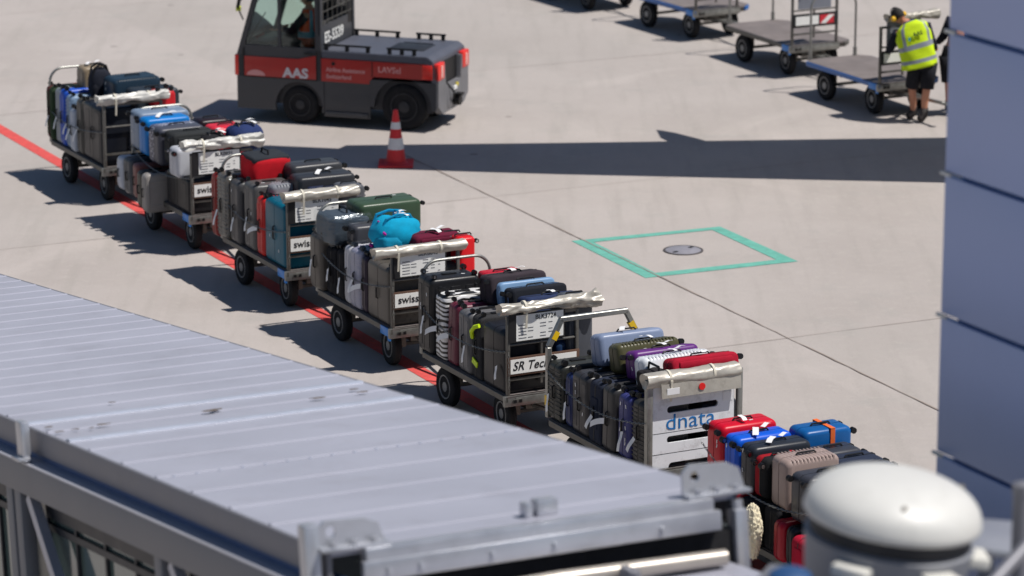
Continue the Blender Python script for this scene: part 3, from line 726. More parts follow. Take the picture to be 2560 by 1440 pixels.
# ---- cart 4
case(c4, 'brown grey suitcase with black latches at the far corner of the fourth cart', (112, 106, 98), -.04, .26, -.05, .45, BZ, 1.12, 'plain', 'T', hub=True, tagp='side')
case(c4, 'black soft suitcase behind the pale tags on the fourth cart', (30, 31, 36), .30, .56, .0, .5, BZ, 1.04, 'pocket', 'T', fab=True, tagp='side')
case(c4, 'second black soft suitcase with a red and white tag', (36, 37, 42), .58, .76, .0, .5, BZ, 1.06, 'plain', 'T', fab=True, tagp='side')
case(c4, 'white and silver hard suitcase on the fourth cart', (200, 202, 208), .78, .92, .0, .5, BZ, 1.15, 'plain', 'T')
case(c4, 'lavender grey glossy suitcase wrapped in film', (156, 156, 178), .94, 1.20, -.01, .5, BZ, 1.16, 'rib', 'T', tagp='side')
case(c4, 'dark plum thin suitcase beside the lavender one', (66, 54, 74), 1.22, 1.34, .0, .48, BZ, 1.13, 'plain', 'T', tagp='strip')
case(c4, 'large taupe suitcase with a dimpled shell against the end frame of the fourth cart', (112, 106, 98), 1.37, 1.93, .0, .52, BZ, 1.13, 'dot', 'T', col2=(108, 102, 94))
case(c4, 'grey dimpled case at the back of the fourth cart', (84, 82, 80), 1.1, 1.9, .56, .92, BZ, 1.1, 'plain', None)
case(c4, 'black case at the back of the fourth cart', (46, 46, 52), .1, 1.0, .56, 1.04, BZ, 1.14, 'plain', None)
case(c4, 'large glossy olive green suitcase lying across the fourth cart', (74, 98, 74), 0.1, 0.5, 0.32, 1.06, 1.12, 1.48, 'plain', 'R', glints=1)
case(c4, 'charcoal suitcase lying with wheels to the left under the green one', (84, 85, 92), 0.62, 0.86, 0.1, 0.7, 1.1, 1.34, 'plain', 'L')
bag(c4, 'wrapped_bag', 'grey bag wrapped in dark film on the far end of the fourth cart', 'bag', (84, 98, 112), 0.28, 0.22, 1.04, .5, .5, .34, seed=21, kind='box', amp=.1)
bag(c4, 'backpack', 'bright cyan backpack with purple trim on the fourth cart', 'backpack', (0, 164, 206), 1.32, 0.36, 1.14, 0.52, 0.54, 0.4, col2=(0, 138, 186), seed=33, kind='backpack', amp=.12, tagp=True)
case(c4, 'maroon soft suitcase with white tags behind the cyan backpack', (106, 24, 52), 1.44, 1.72, 0.42, 0.96, 1.1, 1.38, 'pocket', 'R', fab=True, tagp='top')
case(c4, 'red suitcase standing at the far corner of the fourth cart', (224, 28, 36), 1.74, 1.96, 0.8, 1.0, .62, 1.38, 'plain', 'R', hub=True)
case(c4, 'dark suitcase beside the red one at the far corner of the fourth cart', (70, 74, 78), 1.50, 1.74, 0.78, 0.98, BZ, 1.36, 'plain', None)
# ---- cart 5
case(c5, 'large black suitcase with wheels up at the far corner of the fifth cart', (40, 40, 44), .0, .34, -.02, .54, BZ, 1.3, 'panel', 'T', glints=3, hub=True, tagp='side')
case(c5, 'black and white zebra striped suitcase', (210, 210, 212), .37, .60, .0, .52, BZ, 1.19, 'plain', 'T', tagp='strip')
case(c5, 'maroon suitcase beside the zebra striped one', (104, 42, 60), .63, .86, .0, .52, BZ, 1.14, 'plain', 'T', tagp='strip', rollx=-2)
case(c5, 'mid grey ridged suitcase beside the maroon one', (122, 122, 126), .90, 1.18, .0, .52, BZ, 1.14, 'plain', 'T', tagp='side')
case(c5, 'charcoal soft suitcase with a neon yellow tape on it', (66, 66, 68), 1.22, 1.42, .0, .5, BZ, 1.16, 'plain', 'T', fab=True)
case(c5, 'rounded black suitcase against the end frame of the fifth cart', (40, 41, 45), 1.46, 1.94, .0, .54, BZ, 1.14, 'plain', None, tagp='side', seam=True)
case(c5, 'black case at the back of the fifth cart', (40, 42, 48), .1, .9, .58, 1.04, BZ, 1.06, 'plain', None)
case(c5, 'dark blue case at the back of the fifth cart behind the sign', (38, 62, 96), 1.0, 1.9, .6, .98, BZ, .95, 'plain', None)
case(c5, 'mauve grey soft suitcase lying on top of the fifth cart with white tags', (74, 64, 72), .72, 1.0, 0.34, 0.98, 1.12, 1.42, 'plain', 'L', fab=True, tagp='top', lean=-9)
case(c5, 'light blue edged suitcase lying beside the mauve grey one', (128, 164, 202), 1.03, 1.13, 0.38, 1.0, 1.14, 1.39, 'plain', None, fab=False, lean=-9)
case(c5, 'black suitcase with blue piping lying in front of the light blue one', (38, 42, 52), 1.15, 1.36, 0.4, 1.02, 1.14, 1.37, 'plain', 'L', fab=True, seamc=(110, 150, 200), lean=-9)
case(c5, 'navy soft suitcase with a white tag lying nearest the rolled cover', (44, 56, 92), 1.40, 1.66, 0.42, 1.06, 1.1, 1.34, 'pocket', 'R', fab=True, tagp='top', lean=-9)
case(c5, 'flat red case lying behind the mauve suitcase', (204, 34, 52), .22, .52, 0.55, 0.98, 1.10, 1.32, 'plain', 'R')
case(c5, 'slate grey suitcase with a beige wheel standing at the far corner of the fifth cart', (92, 96, 104), 1.66, 1.96, 0.7, 0.98, BZ, 1.4, 'plain', 'R')
# ---- cart 6
case(c6, 'dark ridged suitcase at the far corner of the sixth cart', (58, 60, 58), .04, .34, .0, 0.5, BZ, 1.08, 'hrib', 'T', tagp='side')
case(c6, 'dark blue suitcase squeezed behind the charcoal one on the sixth cart', (44, 56, 104), .37, .50, .02, 0.5, BZ, 1.04, 'plain', 'T', tagp='side')
case(c6, 'charcoal suitcase with small wheels up on the sixth cart', (66, 66, 70), .53, .86, .0, 0.5, BZ, 1.1, 'plain', 'T', glints=4)
case(c6, 'dark navy soft suitcase leaning on the charcoal one', (50, 58, 78), .90, 1.13, -.02, 0.5, BZ, 1.12, 'pocket', 'T', fab=True, tagp='side', lean=3)
case(c6, 'charcoal suitcase with a bar code tag on the sixth cart', (72, 72, 74), 1.15, 1.38, -.02, 0.5, BZ, 1.13, 'plain', 'T', tagp='strip', lean=2)
case(c6, 'indigo blue suitcase with white scuffs on the sixth cart', (62, 66, 124), 1.42, 1.64, .0, 0.5, BZ, 1.12, 'plain', 'T', glints=6, hub=True, tagp='side', lean=2)
case(c6, 'black ridged suitcase against the dnata board', (62, 62, 62), 1.67, 1.92, .02, 0.5, BZ, 1.12, 'hrib', 'T', tagp='side')
for k, (a, b_) in enumerate(((.1, .5), (.55, .95), (1.0, 1.4), (1.45, 1.88))):
    case(c6, ('dark case in the back row of the sixth cart, %s' % ('farthest from the board', 'under the olive suitcase', 'under the purple suitcase', 'closest to the board')[k]), ((60, 66, 96), (40, 42, 48), (52, 54, 60), (46, 48, 58))[k], a, b_, .64, 1.04, BZ, 1.04, 'plain', None)
case(c6, 'silver blue hard suitcase with a pale blue rim lying on the sixth cart', (130, 144, 172), 0.48, 0.72, 0.24, 0.94, 1.11, 1.42, 'plain', None, seamc=(150, 190, 214), tagp='top', lean=-13)
case(c6, 'olive ribbed suitcase lying next to the silver blue one', (98, 96, 66), 0.8, 1.02, 0.26, 0.94, 1.12, 1.4, 'rib', 'R', tagp='top', lean=-13)
case(c6, 'metallic purple suitcase lying in the middle of the sixth cart', (98, 44, 122), 1.09, 1.31, 0.28, 0.98, 1.12, 1.4, 'plain', 'L', glints=2, tagp='top', lean=-13)
case(c6, 'white ribbed suitcase with a blue middle band', (232, 236, 240), 1.38, 1.6, 0.22, 0.95, 1.12, 1.42, 'rib', 'R', seamc=(20, 110, 190), tagp='top', lean=-13)
case(c6, 'crimson and black soft suitcase lying behind the rolled cover of the sixth cart', (176, 20, 48), 1.68, 1.9, 0.36, 1.06, 1.16, 1.46, 'pocket', 'R', fab=True, tagp='top', lean=-13)
bag(c6, 'soft_bag', 'black crumpled bag wedged between the white and crimson suitcases', 'bag', (46, 42, 46), 1.66, 0.26, 1.13, 0.28, 0.26, 0.22, seed=44, kind='box', amp=.15)
# ---- cart 7 (nearest)
case(c7, 'bright red glossy suitcase on top of the nearest cart', (208, 14, 42), 0.02, 0.3, 0.04, 0.62, 0.78, 1.22, 'plain', 'L', tagp='top', glints=2)
case(c7, 'bright blue glossy suitcase beside the red one', (16, 92, 214), 0.32, 0.56, 0.04, 0.62, 0.78, 1.18, 'plain', 'L', tagp='top', hub=True, glints=3)
case(c7, 'dark glossy suitcase beside the bright blue one on the nearest cart', (50, 56, 66), 0.6, 0.84, 0.04, 0.64, 0.77, 1.17, 'plain', 'L', tagp='top', hub=True, glints=3)
case(c7, 'black soft case with a red stripe on the nearest cart', (34, 36, 38), 0.88, 1.08, 0.02, 0.44, 0.76, 1.13, 'plain', 'L', fab=True, hub=True, col2=(168, 22, 34))
case(c7, 'rose gold ribbed suitcase on the nearest cart', (168, 148, 140), 1.12, 1.4, 0.04, 0.58, 0.74, 1.2, 'rib', None)
case(c7, 'dark grey suitcase partly behind the white dome', (74, 76, 84), 1.5, 1.8, 0.0, 0.56, 0.72, 1.16, 'plain', 'L')
case(c7, 'cobalt blue suitcase with an orange strap on the far side of the nearest cart', (20, 92, 158), 0.42, 0.72, 0.64, 1.14, 0.86, 1.2, 'plain', 'R', band=(226, 104, 42))
case(c7, 'dark grey suitcase on the far side beside the orange strapped one', (72, 74, 84), 0.78, 1.06, 0.56, 1.04, 0.8, 1.1, 'plain', 'R')
case(c7, 'navy soft suitcase farthest out on the far side of the nearest cart', (54, 64, 88), 1.1, 1.38, 0.58, 1.06, 0.78, 1.1, 'pocket', 'R', fab=True)
case(c7, 'slate blue case behind the white dome on the nearest cart', (54, 68, 96), 1.44, 1.76, 0.58, 1.06, 0.74, 1.1, 'plain', 'R', fab=True)
for k, (a, b_, col) in enumerate(((.02, .3, (30, 30, 34)), (.34, .60, (34, 36, 40)), (1.12, 1.36, (44, 44, 48)))):
    case(c7, 'dark case in the bottom layer of the nearest cart, under the %s one' % ('red', 'bright blue', 'rose gold')[k], col, a, b_, -.02, .56, .34, .76, 'plain', None, fab=True)
for k, (a, b_) in enumerate(((.1, .6), (.7, 1.2), (1.3, 1.9))):
    case(c7, 'dark bottom case on the far side of the nearest cart, %s' % ('at its far end', 'in its middle', 'at its near end')[k], (44, 46, 54), a, b_, .62, 1.04, .34, .78, 'plain', None)
case(c7, 'thin dark red case low between black cases on the nearest cart', (158, 22, 36), .64, .76, -.06, .46, .34, .75, 'plain', None)
case(c7, 'black suitcase standing low beside the fluffy cream pillow', (36, 38, 42), .80, 1.08, -.08, .44, .34, .74, 'plain', None, fab=True, tagp='side')
case(c7, 'dark red suitcase standing low left of the white dome', (168, 18, 40), 1.40, 1.56, -.10, .42, .34, .71, 'plain', None)
case(c7, 'black case low between the two red ones by the white dome', (34, 36, 40), 1.58, 1.70, -.08, .42, .34, .70, 'plain', None)
case(c7, 'crimson soft case bulging low behind the white dome', (190, 14, 52), 1.73, 1.97, -.12, .42, .34, .66, 'pocket', None, fab=True)
# ------------------------------------------------------------ decorations on single cases
def find_case(txt): 
    for o in bpy.data.objects:
        if o.parent is None and txt in str(o.get('label', '')) and o.get('category') != 'cart': return o
    raise KeyError(txt)
# zebra stripes on the shell of the striped suitcase
zc = find_case('zebra')
zm = bpy.data.materials.new('zebra_pattern'); zm.use_nodes = True; n = zm.node_tree.nodes; L = zm.node_tree.links
tc = n.new('ShaderNodeTexCoord'); wv = n.new('ShaderNodeTexWave'); wv.bands_direction = 'Z'; wv.inputs['Scale'].default_value = 6; wv.inputs['Distortion'].default_value = 6; wv.inputs['Detail'].default_value = 1; wv.inputs['Detail Scale'].default_value = .9
L.new(tc.outputs['Object'], wv.inputs['Vector']); cr = n.new('ShaderNodeValToRGB'); cr.color_ramp.elements[0].position = .42; cr.color_ramp.elements[1].position = .47
cr.color_ramp.elements[0].color = (.015, .015, .015, 1); cr.color_ramp.elements[1].color = (.75, .75, .75, 1)
L.new(wv.outputs[0], cr.inputs[0]); L.new(cr.outputs[0], n['Principled BSDF'].inputs['Base Color']); n['Principled BSDF'].inputs['Roughness'].default_value = .35
sh = [c for c in kids(zc) if c.name.startswith('shell')][0]; sh.data.materials[0] = zm; sh.data.materials[1] = zm
# white lettering band on the grey patterned suitcase
gc = find_case('white lettering')
pm = bpy.data.materials.new('lettered_pattern'); pm.use_nodes = True; n = pm.node_tree.nodes; L = pm.node_tree.links
tc = n.new('ShaderNodeTexCoord'); vo = n.new('ShaderNodeTexVoronoi'); vo.inputs['Scale'].default_value = 26; mp = n.new('ShaderNodeMapping'); mp.inputs['Scale'].default_value = (1.6, 1, 1)
L.new(tc.outputs['Object'], mp.inputs[0]); L.new(mp.outputs[0], vo.inputs['Vector']); cr = n.new('ShaderNodeValToRGB'); cr.color_ramp.elements[0].position = .3; cr.color_ramp.elements[1].position = .36
cr.color_ramp.elements[0].color = (.55, .56, .62, 1); cr.color_ramp.elements[1].color = (.08, .08, .12, 1); L.new(vo.outputs['Distance'], cr.inputs[0])
L.new(cr.outputs[0], n['Principled BSDF'].inputs['Base Color']); n['Principled BSDF'].inputs['Roughness'].default_value = .4
[c for c in kids(gc) if c.name.startswith('shell')][0].data.materials[1] = pm
# neon tapes on the charcoal soft suitcase of cart five
yc = find_case('neon yellow'); neon = M('neon_tape', (196, 226, 20), .5, 0, .05)
b = B(); b.tube([(-.06, -.26, .42), (-.02, -.29, .50), (.05, -.29, .56), (.10, -.26, .58)], .022, 6); b.ob('neon_tape', neon, yc); B().box((.0, -.262, .18), (.12, .012, .06), rot=(0, .3, 0)).ob('neon_tape', neon, yc)
# charcoal lid of the red bag
rb = find_case('red soft bag'); b = B(); b.box((0, .0, .285), (.40, .46, .075), bev=.03, seg=3); b.box((.19, -.1, .2), (.02, .05, .16), bev=.005); b.box((.19, .12, .2), (.02, .05, .16), bev=.005); b.ob('lid', soft((56, 60, 68)), rb)
# purple trim of the cyan backpack
cb = find_case('cyan backpack'); b = B()
for (x, y, z) in ((.16, -.2, .26), (-.1, -.24, .2), (.2, .1, .22), (-.02, -.27, .10), (.22, -.1, .12)): b.box((x*1.08, y, z), (.05, .03, .03), rot=(.3, .5, .4), bev=.01)
b.tube([(-.2, -.1, .3), (0, -.2, .36), (.18, -.12, .3)], .008, 6); b.ob('trim', soft((176, 40, 150)), cb)
# film around two cases
film = bpy.data.materials.new('stretch_film'); film.use_nodes = True; n = film.node_tree.nodes; L = film.node_tree.links
for x in list(n): n.remove(x)
ou = n.new('ShaderNodeOutputMaterial'); mx = n.new('ShaderNodeMixShader'); tr = n.new('ShaderNodeBsdfTransparent'); gl = n.new('ShaderNodeBsdfGlossy'); gl.inputs['Roughness'].default_value = .22; gl.inputs['Color'].default_value = (.8, .86, .9, 1)
no = n.new('ShaderNodeTexNoise'); tc = n.new('ShaderNodeTexCoord'); mp = n.new('ShaderNodeMapping'); mp.inputs['Scale'].default_value = (3, 3, 14); mp.inputs['Rotation'].default_value = (.3, .5, 0); L.new(tc.outputs['Object'], mp.inputs[0]); L.new(mp.outputs[0], no.inputs['Vector'])
no.inputs['Scale'].default_value = 2.2; bp = n.new('ShaderNodeBump'); bp.inputs['Strength'].default_value = .9; bp.inputs['Distance'].default_value = .03; L.new(no.outputs[0], bp.inputs['Height']); L.new(bp.outputs[0], gl.inputs['Normal'])
mx.inputs[0].default_value = .08; L.new(tr.outputs[0], mx.inputs[1]); L.new(gl.outputs[0], mx.inputs[2]); L.new(mx.outputs[0], ou.inputs[0])
def film_on(o, d):
    b = B(); b.box((0, 0, d[2]/2), (d[0]+.02, d[1]+.02, d[2]+.012), bev=.06, seg=3); b.ob('stretch_film', film, o)
film_on(find_case('lavender grey'), (.26, .51, .72)); film_on(find_case('taupe ribbed'), (.28, .5, .76)); film_on(find_case('wrapped in dark film'), (.5, .5, .36))
# fluffy cream pillow hanging on the near side of the nearest cart
b = B(); rnd = random.Random(3)
base = blob(.15, .10, .42, 7, .05, 2.2, (20, 16)); 
fl = base.ob('core', soft((206, 196, 168)), None, sharp=None)
fp = thing('fluffy_pillow', 'fluffy cream coloured pillow hanging at the near side of the nearest cart', 'pillow', mat=c7.matrix_world @ Matrix.Translation((1.20, -.18, .30)), group='bags piled on the luggage carts'); fl.parent = fp
fl2 = blob(.20, .14, .50, 7, .07, 2.2, (90, 70)).bm
for v in fl2.verts:
    c_ = Vector((v.co.x, v.co.y, v.co.z-.27)); k_ = noise.noise(v.co*55)*.022+noise.noise(v.co*120)*.012; v.co += c_.normalized()*k_
b.bm.free(); b.bm = fl2
b.ob('fleece', M('fleece', (222, 212, 184), .95, 0, .15, 30), fp, sharp=None)

# ------------------------------------------------------------ empty carts at the top right
def cart_wheel(wpx, az, label, edge):
    wpt = P(*wpx); d = Vector((math.sin(R(az)), math.cos(R(az)), 0)); e = Vector((-d.y, d.x, 0))
    o = wpt-d*.5-e*.05; r = thing('flatbed_cart', label, 'cart', mat=frame_mat(o, az), group=GE); cart_base(r, edge=edge, near_cap=True); return r
e3 = cart_wheel((2060, 250), 152.5, 'empty flatbed cart with blue edge that the worker in the yellow vest leans on', 'blue')
e2 = cart_wheel((1855, 155), 153, 'empty flatbed cart with worn brown deck between the two blue edged ones', 'grey')
e1 = cart_wheel((1616, 68), 150, 'empty flatbed cart with blue edge at the top edge, left of the brown decked one', 'blue')
e0 = cart_wheel((1366, -1), 150, 'flatbed cart cut off by the top edge of the view, only wheels showing', 'blue')
[arch(q, .10, .86) for q in (e3, e2, e1, e0)]
end_frame(e3, 'mark'); end_frame(e2, 'mark', tarpk=(-.05, .8, .06, .2, 0, 0, tarp, 31, 1.44)); end_frame(e1, 'mark'); end_frame(e0, 'mark')
crumpled(.1, .95, .06, 1.42, 41, .25, 0, .5).ob('rolled_cover', tarp, e3, (BL-.03, 0, 0), sharp=1.2)

# ------------------------------------------------------------ traffic cone
cn = thing('traffic_cone', 'red and white striped traffic cone standing in the long shadow', 'traffic cone', P(990, 412))
cr_ = M('cone_red', (206, 38, 44), .5, 0, .12, 8, dirt=.12); cw_ = M('cone_white', (214, 214, 216), .45, 0, .08, 8, dirt=.2)
def rad(z): return .135-(.135-.03)*(z-.04)/.70
b = B(); b.box((0, 0, .018), (.46, .46, .036), bev=.012); b.lathe([(.165, .034), (.15, .05), (.135, .06)], 28); b.ob('base', cr_, cn)
for z0, z1, mt in ((.05, .22, 0), (.22, .37, 1), (.37, .49, 0), (.49, .58, 1), (.58, .74, 0)):
    b = B(); pr = [(rad(z0)+(.002 if mt else 0), z0), (rad(z1)+(.002 if mt else 0), z1)]
    if z1 == .74: pr += [(.018, .745)]
    b.lathe(pr, 28); b.ob('white_band' if mt else 'red_band', (cr_, cw_)[mt], cn)

# ------------------------------------------------------------ tow tractor (local x: nose to tail, y: away from the viewer)
W = 1.24
tr_ = thing('tow_tractor', 'red and dark grey electric tow tractor marked AAS with a driver in its cab', 'tractor', mat=frame_mat(P(595, 300), 108.5) @ Matrix.Scale(1.055, 4))
tgrey = M('tractor_grey', (58, 60, 65), .45, 0, .08, 4, .03, 60, coat=.1, dirt=.1); tdark = M('tractor_dark', (36, 38, 44), .5, 0, .1, 6)
tred = M('tractor_red', (172, 28, 24), .38, 0, .06, 4, coat=.3); tredb = M('tractor_red_bright', (232, 46, 34), .35, 0, .05, 4, coat=.3)
def arcpoly(x0, x1, z0, z1, cx, r_, zb):
    """side plate from x0 to x1 with a wheel arch cut in its bottom edge"""
    pts = [(x0, z0)]
    a0 = math.asin(max(-1, min(1, (z0-zb)/r_)))
    for k in range(13):
        a = math.pi-a0-(math.pi-2*a0)*k/12; pts.append((cx+r_*math.cos(a), zb+r_*math.sin(a)))
    pts += [(x1, z0), (x1, z1), (x0, z1)]
    return pts
for yy, nm in ((0.0, 'near'), (W, 'far')):
    sgn = 1 if yy == 0 else -1
    b = B(); ya, yb = (yy, yy+sgn*.05)
    lo, hi = min(ya, yb), max(ya, yb)
    b.prism(arcpoly(0.0, 1.22, .17, .60, .87, .33, .24), lo, hi, 'Y')
    b.prism([(1.22, .13), (1.86, .13), (1.86, .60), (1.22, .60)], lo+.012, hi-.0, 'Y')
    b.prism(arcpoly(1.86, 2.78, .30, .66, 2.32, .40, .30), lo, hi, 'Y')
    b.box((1.54, yy+sgn*.02, .17), (.6, .06, .07), bev=.006)
    b.ob('side_skirt', tgrey, tr_)
    b = B(); o_ = -.004 if yy == 0 else .004
    b.prism([(.10, .60), (1.12, .60), (1.12, .93), (.86, .87), (.10, .87)], lo+o_, hi+o_, 'Y')
    b.prism([(1.19, .60), (1.86, .60), (1.86, .64), (1.92, .70), (2.6, .70), (2.6, .90), (1.19, .90)], lo+o_, hi+o_, 'Y')
    b.ob('red_side_panel', tred, tr_)
b = B()
b.box((0.02, W/2, .40), (.06, W-.06, .46), bev=.02)                 # nose lower
b.box((1.4, W/2, .5), (2.6, W-.14, .5)); b.box((1.15, W/2, .77), (.06, W-.02, .42)); b.box((.06, .03, .75), (.08, .05, .3)); b.box((1.155, .02, .8), (.065, .045, .4))
b.ob('body', tdark, tr_)
b = B(); b.box((-.005, W/2, .74), (.07, W-.02, .28), bev=.015); b.ob('front_panel', tredb, tr_)
b = B()                                                             # load deck with sloping tail
b.prism([(1.19, .905), (2.62, .905), (2.74, .86), (2.74, .94), (2.66, 1.0), (1.19, 1.0)], 0, W, 'Y', bev=.01)
b.ob('load_deck', M('deck_grey', (80, 83, 94), .5, 0, .1, 4, dirt=.15), tr_)
b = B(); b.box((2.22, W/2, 1.004), (.5, .46, .01), bev=.003); b.box((2.22, W/2+.27, 1.004), (.4, .04, .012)); b.ob('deck_hatch', tdark, tr_)
for (x0, x1, yy) in ((1.2, 1.86, .06), (2.08, 2.5, .06), (1.2, 1.86, W-.06), (2.08, 2.5, W-.06)):
    b = B(); b.beam((x0, yy, 1.075), (x1, yy, 1.075), .03, .024, bev=.005)
    for xx in (x0+.04, (x0+x1)/2, x1-.04): b.box((xx, yy, 1.035), (.05, .035, .07), bev=.006)
    b.ob('deck_rail', blackp, tr_)
b = B()                                                             # tail
b.prism([(0.02, .34), (.20, .22), (W-.20, .22), (W-.02, .34), (W-.02, .88), (W-.30, .88), (W-.34, .58), (.34, .58), (.30, .88), (.02, .88)], 2.70, 2.80, 'X', bev=.012)
b.box((2.74, W/2, .40), (.14, .5, .28), bev=.02)
b.ob('tail', M('tail_grey', (112, 112, 116), .5, 0, .1, 5, dirt=.2), tr_)
b = B(); b.box((2.72, W/2, .74), (.05, .56, .30)); b.cyl((2.80, W/2, .34), (2.90, W/2, .34), .07, 14); b.box((2.88, W/2, .42), (.1, .12, .03)); b.ob('tow_coupling', blackp, tr_)
b = B(); b.box((2.815, W/2+.02, .50), (.02, .12, .05), mi=0); b.box((2.815, W/2+.10, .53), (.02, .06, .04), mi=1); b.ob('licence_plate', [signw, M('lamp_yellow', (220, 200, 40), .4)], tr_)
for yy in (.14, W-.14):
    b = B(); b.box((2.775, yy, .80), (.07, .24, .22), bev=.012); b.box((2.812, yy, .80), (.01, .05, .15), mi=1); b.ob('tail_light', [tredb, M('lens', (236, 190, 180), .2)], tr_)
b = B(); b.box((2.66, -.0, .80), (.14, .012, .19), bev=.004); b.ob('corner_panel', tredb, tr_)
for (xx, r_, wd, y_) in ((.87, .255, .20, .13), (2.32, .315, .24, .15)):
    for yy in (y_, W-y_): wheel_unit(tr_, xx, yy, r_, r_, wd, rimmat=MC['tractor_dark'])
# cab
b = B()
cabt = 2.02; fx0, fx1 = .03, .38
for yy in (.03, W-.03):
    b.beam((fx0, yy, .88), (fx1, yy, cabt), .06, .07, bev=.01); b.beam((1.15, yy, .9), (1.14, yy, cabt), .06, .09, bev=.01)
    b.prism([(.04, .865), (.86, .865), (1.12, .92), (1.12, 1.02), (.10, 1.02)], yy-.02, yy+.02, 'Y')
b.beam((.60, .03, 1.0), (.60, .03, cabt), .035, .04)
b.box((.76, W/2, cabt+.02), (.92, W, .08), bev=.03)
b.box((1.16, W/2, 1.15), (.03, W-.04, .32)); b.box((1.16, W-.03, 1.6), (.03, .06, .8)); b.box((1.16, .05, 1.6), (.03, .1, .8)); b.box((1.16, W-.13, 1.36), (.032, .18, .34), bev=.004, mi=1)
b.ob('cab_frame', [tgrey, blackp], tr_)
glass = bpy.data.materials.new('tinted_glass'); glass.use_nodes = True; n = glass.node_tree.nodes; L = glass.node_tree.links
for x in list(n): n.remove(x)
ou = n.new('ShaderNodeOutputMaterial'); mx = n.new('ShaderNodeMixShader'); t_ = n.new('ShaderNodeBsdfTransparent'); t_.inputs[0].default_value = (.88, .96, .93, 1); g_ = n.new('ShaderNodeBsdfGlossy'); g_.inputs['Roughness'].default_value = .04; g_.inputs[0].default_value = (.9, .95, 1, 1)
fr = n.new('ShaderNodeFresnel'); fr.inputs[0].default_value = 1.5; L.new(fr.outputs[0], mx.inputs[0]); L.new(t_.outputs[0], mx.inputs[1]); L.new(g_.outputs[0], mx.inputs[2]); L.new(mx.outputs[0], ou.inputs[0])
for yy in (.03, W-.03): B().prism([(.10, 1.02), (1.10, 1.02), (1.09, cabt-.03), (.37, cabt-.03)], yy-.003, yy+.003, 'Y').ob('side_window', glass, tr_)
b = B(); b.quad([(.04, .06, .92), (.04, W-.06, .92), (.37, W-.06, cabt-.04), (.37, .06, cabt-.04)]); b.ob('windscreen', glass, tr_)
b = B(); b.box((1.165, W/2, 1.62), (.006, W-.16, .62)); rw = b.ob('rear_window', glass, tr_)
b = B()
for k in range(6): b.cyl((1.175, .12+k*.17, 1.31), (1.175, .12+k*.17, 1.95), .006, 6)
for k in range(5): b.cyl((1.175, .08, 1.36+k*.13), (1.175, W-.08, 1.36+k*.13), .006, 6)
b.ob('window_guard', steel_d, rw)
b = B(); b.box((.30, W/2, .98), (.3, W-.12, .16), bev=.04); b.box((.86, W*.5, .86), (.42, .5, .12), bev=.04); b.box((1.05, W*.5, 1.14), (.09, .46, .6), bev=.04); b.box((.72, W-.12, 1.12), (.5, .1, .3), bev=.02)
b.beam((.42, W*.5, .95), (.52, W*.5, 1.14), .04, .04); b.ob('seat_and_dashboard', blackp, tr_)
b = B(); b.lathe([(.155, -.008), (.172, -.008), (.172, .008), (.155, .008)], 20); b.box((0, 0, 0), (.32, .03, .01)); b.ob('steering_wheel', blackp, tr_, (.54, W*.5, 1.16), (0, R(-25), 0))
b = B(); b.tube([(.10, .0, 1.35), (.06, -.06, 1.5), (.10, -.1, 1.62), (.20, -.03, 1.7)], .010, 6); b.box((.09, -.1, 1.62), (.04, .1, .2), bev=.02, rot=(0, .2, .2)); b.ob('mirror', blackp, tr_)
b = B(); b.cyl((.08, -.02, 1.50), (.02, -.04, 1.50), .035, 12); b.ob('indicator_lamp', M('lamp_lime', (210, 225, 60), .3), tr_)
b = B(); b.tube([(.12, .04, 1.02), (.2, .28, 1.25), (.28, .34, 1.4)], .007, 6); b.ob('wiper', blackp, tr_)
lm = M('decal_silver', (206, 200, 204), .45, 0, .05); lm2 = M('decal_pale_red', (214, 150, 148), .5, 0, .05)
text('AAS', .175, lm, tr_, facing((.655, -.007, .625), (1, 0, 0), (0, 0, 1)), bold=.007, sx=1.12)
text('Airline Assistance', .075, lm2, tr_, facing((1.26, -.007, .735), (1, 0, 0), (0, 0, 1)), bold=.002)
text('Switzerland', .075, lm2, tr_, facing((1.26, -.007, .645), (1, 0, 0), (0, 0, 1)), bold=.002)
text('LAVSel', .11, lm2, tr_, facing((1.98, -.007, .765), (1, 0, 0), (0, 0, 1)), bold=.002)
text('ES-5539', .20, signw, tr_, facing((1.178, .16, 1.07), (0, 1, 0), (0, 0, 1)), bold=.003, sx=1.05)
b = B(); b.prism([(.14, .62)]+[(.27+.13*math.cos(a), .62+.075*math.sin(a)) for a in [math.pi-math.pi*k/10 for k in range(1, 10)]]+[(.40, .62)], -.007, -.004, 'Y'); b.ob('emblem', lm2, tr_)
b = B()
for p_, q_ in (((.10, -.006, .60), (.10, -.006, .98)), ((1.125, -.006, .60), (1.125, -.006, .98)), ((.10, -.006, .602), (1.125, -.006, .602))): b.beam(p_, q_, .006, .012)
b.ob('door_seam', blackp, tr_)
B().beam((1.90, -.006, .70), (1.90, -.006, .90), .006, .01).ob('panel_seam', blackp, tr_)
b = B(); b.box((1.02, -.018, .95), (.13, .02, .028), bev=.008); b.ob('door_handle', blackp, tr_)
for yy in (.2, W-.2): b = B(); b.cyl((-.05, yy, .72), (-.03, yy, .72), .06, 18); b.ob('headlight', M('lamp_glass', (220, 220, 214), .15, 0, .02), tr_)
b = B(); b.tube([(2.78, W/2-.2, .6), (2.86, W/2-.16, .48), (2.84, W/2-.08, .38), (2.80, W/2-.03, .36)], .012, 6); b.ob('hose', blackp, tr_)
b = B(); b.cyl((1.36, -.012, .84), (1.36, .0, .84), .025, 12); b.ob('filler_cap', blackp, tr_)

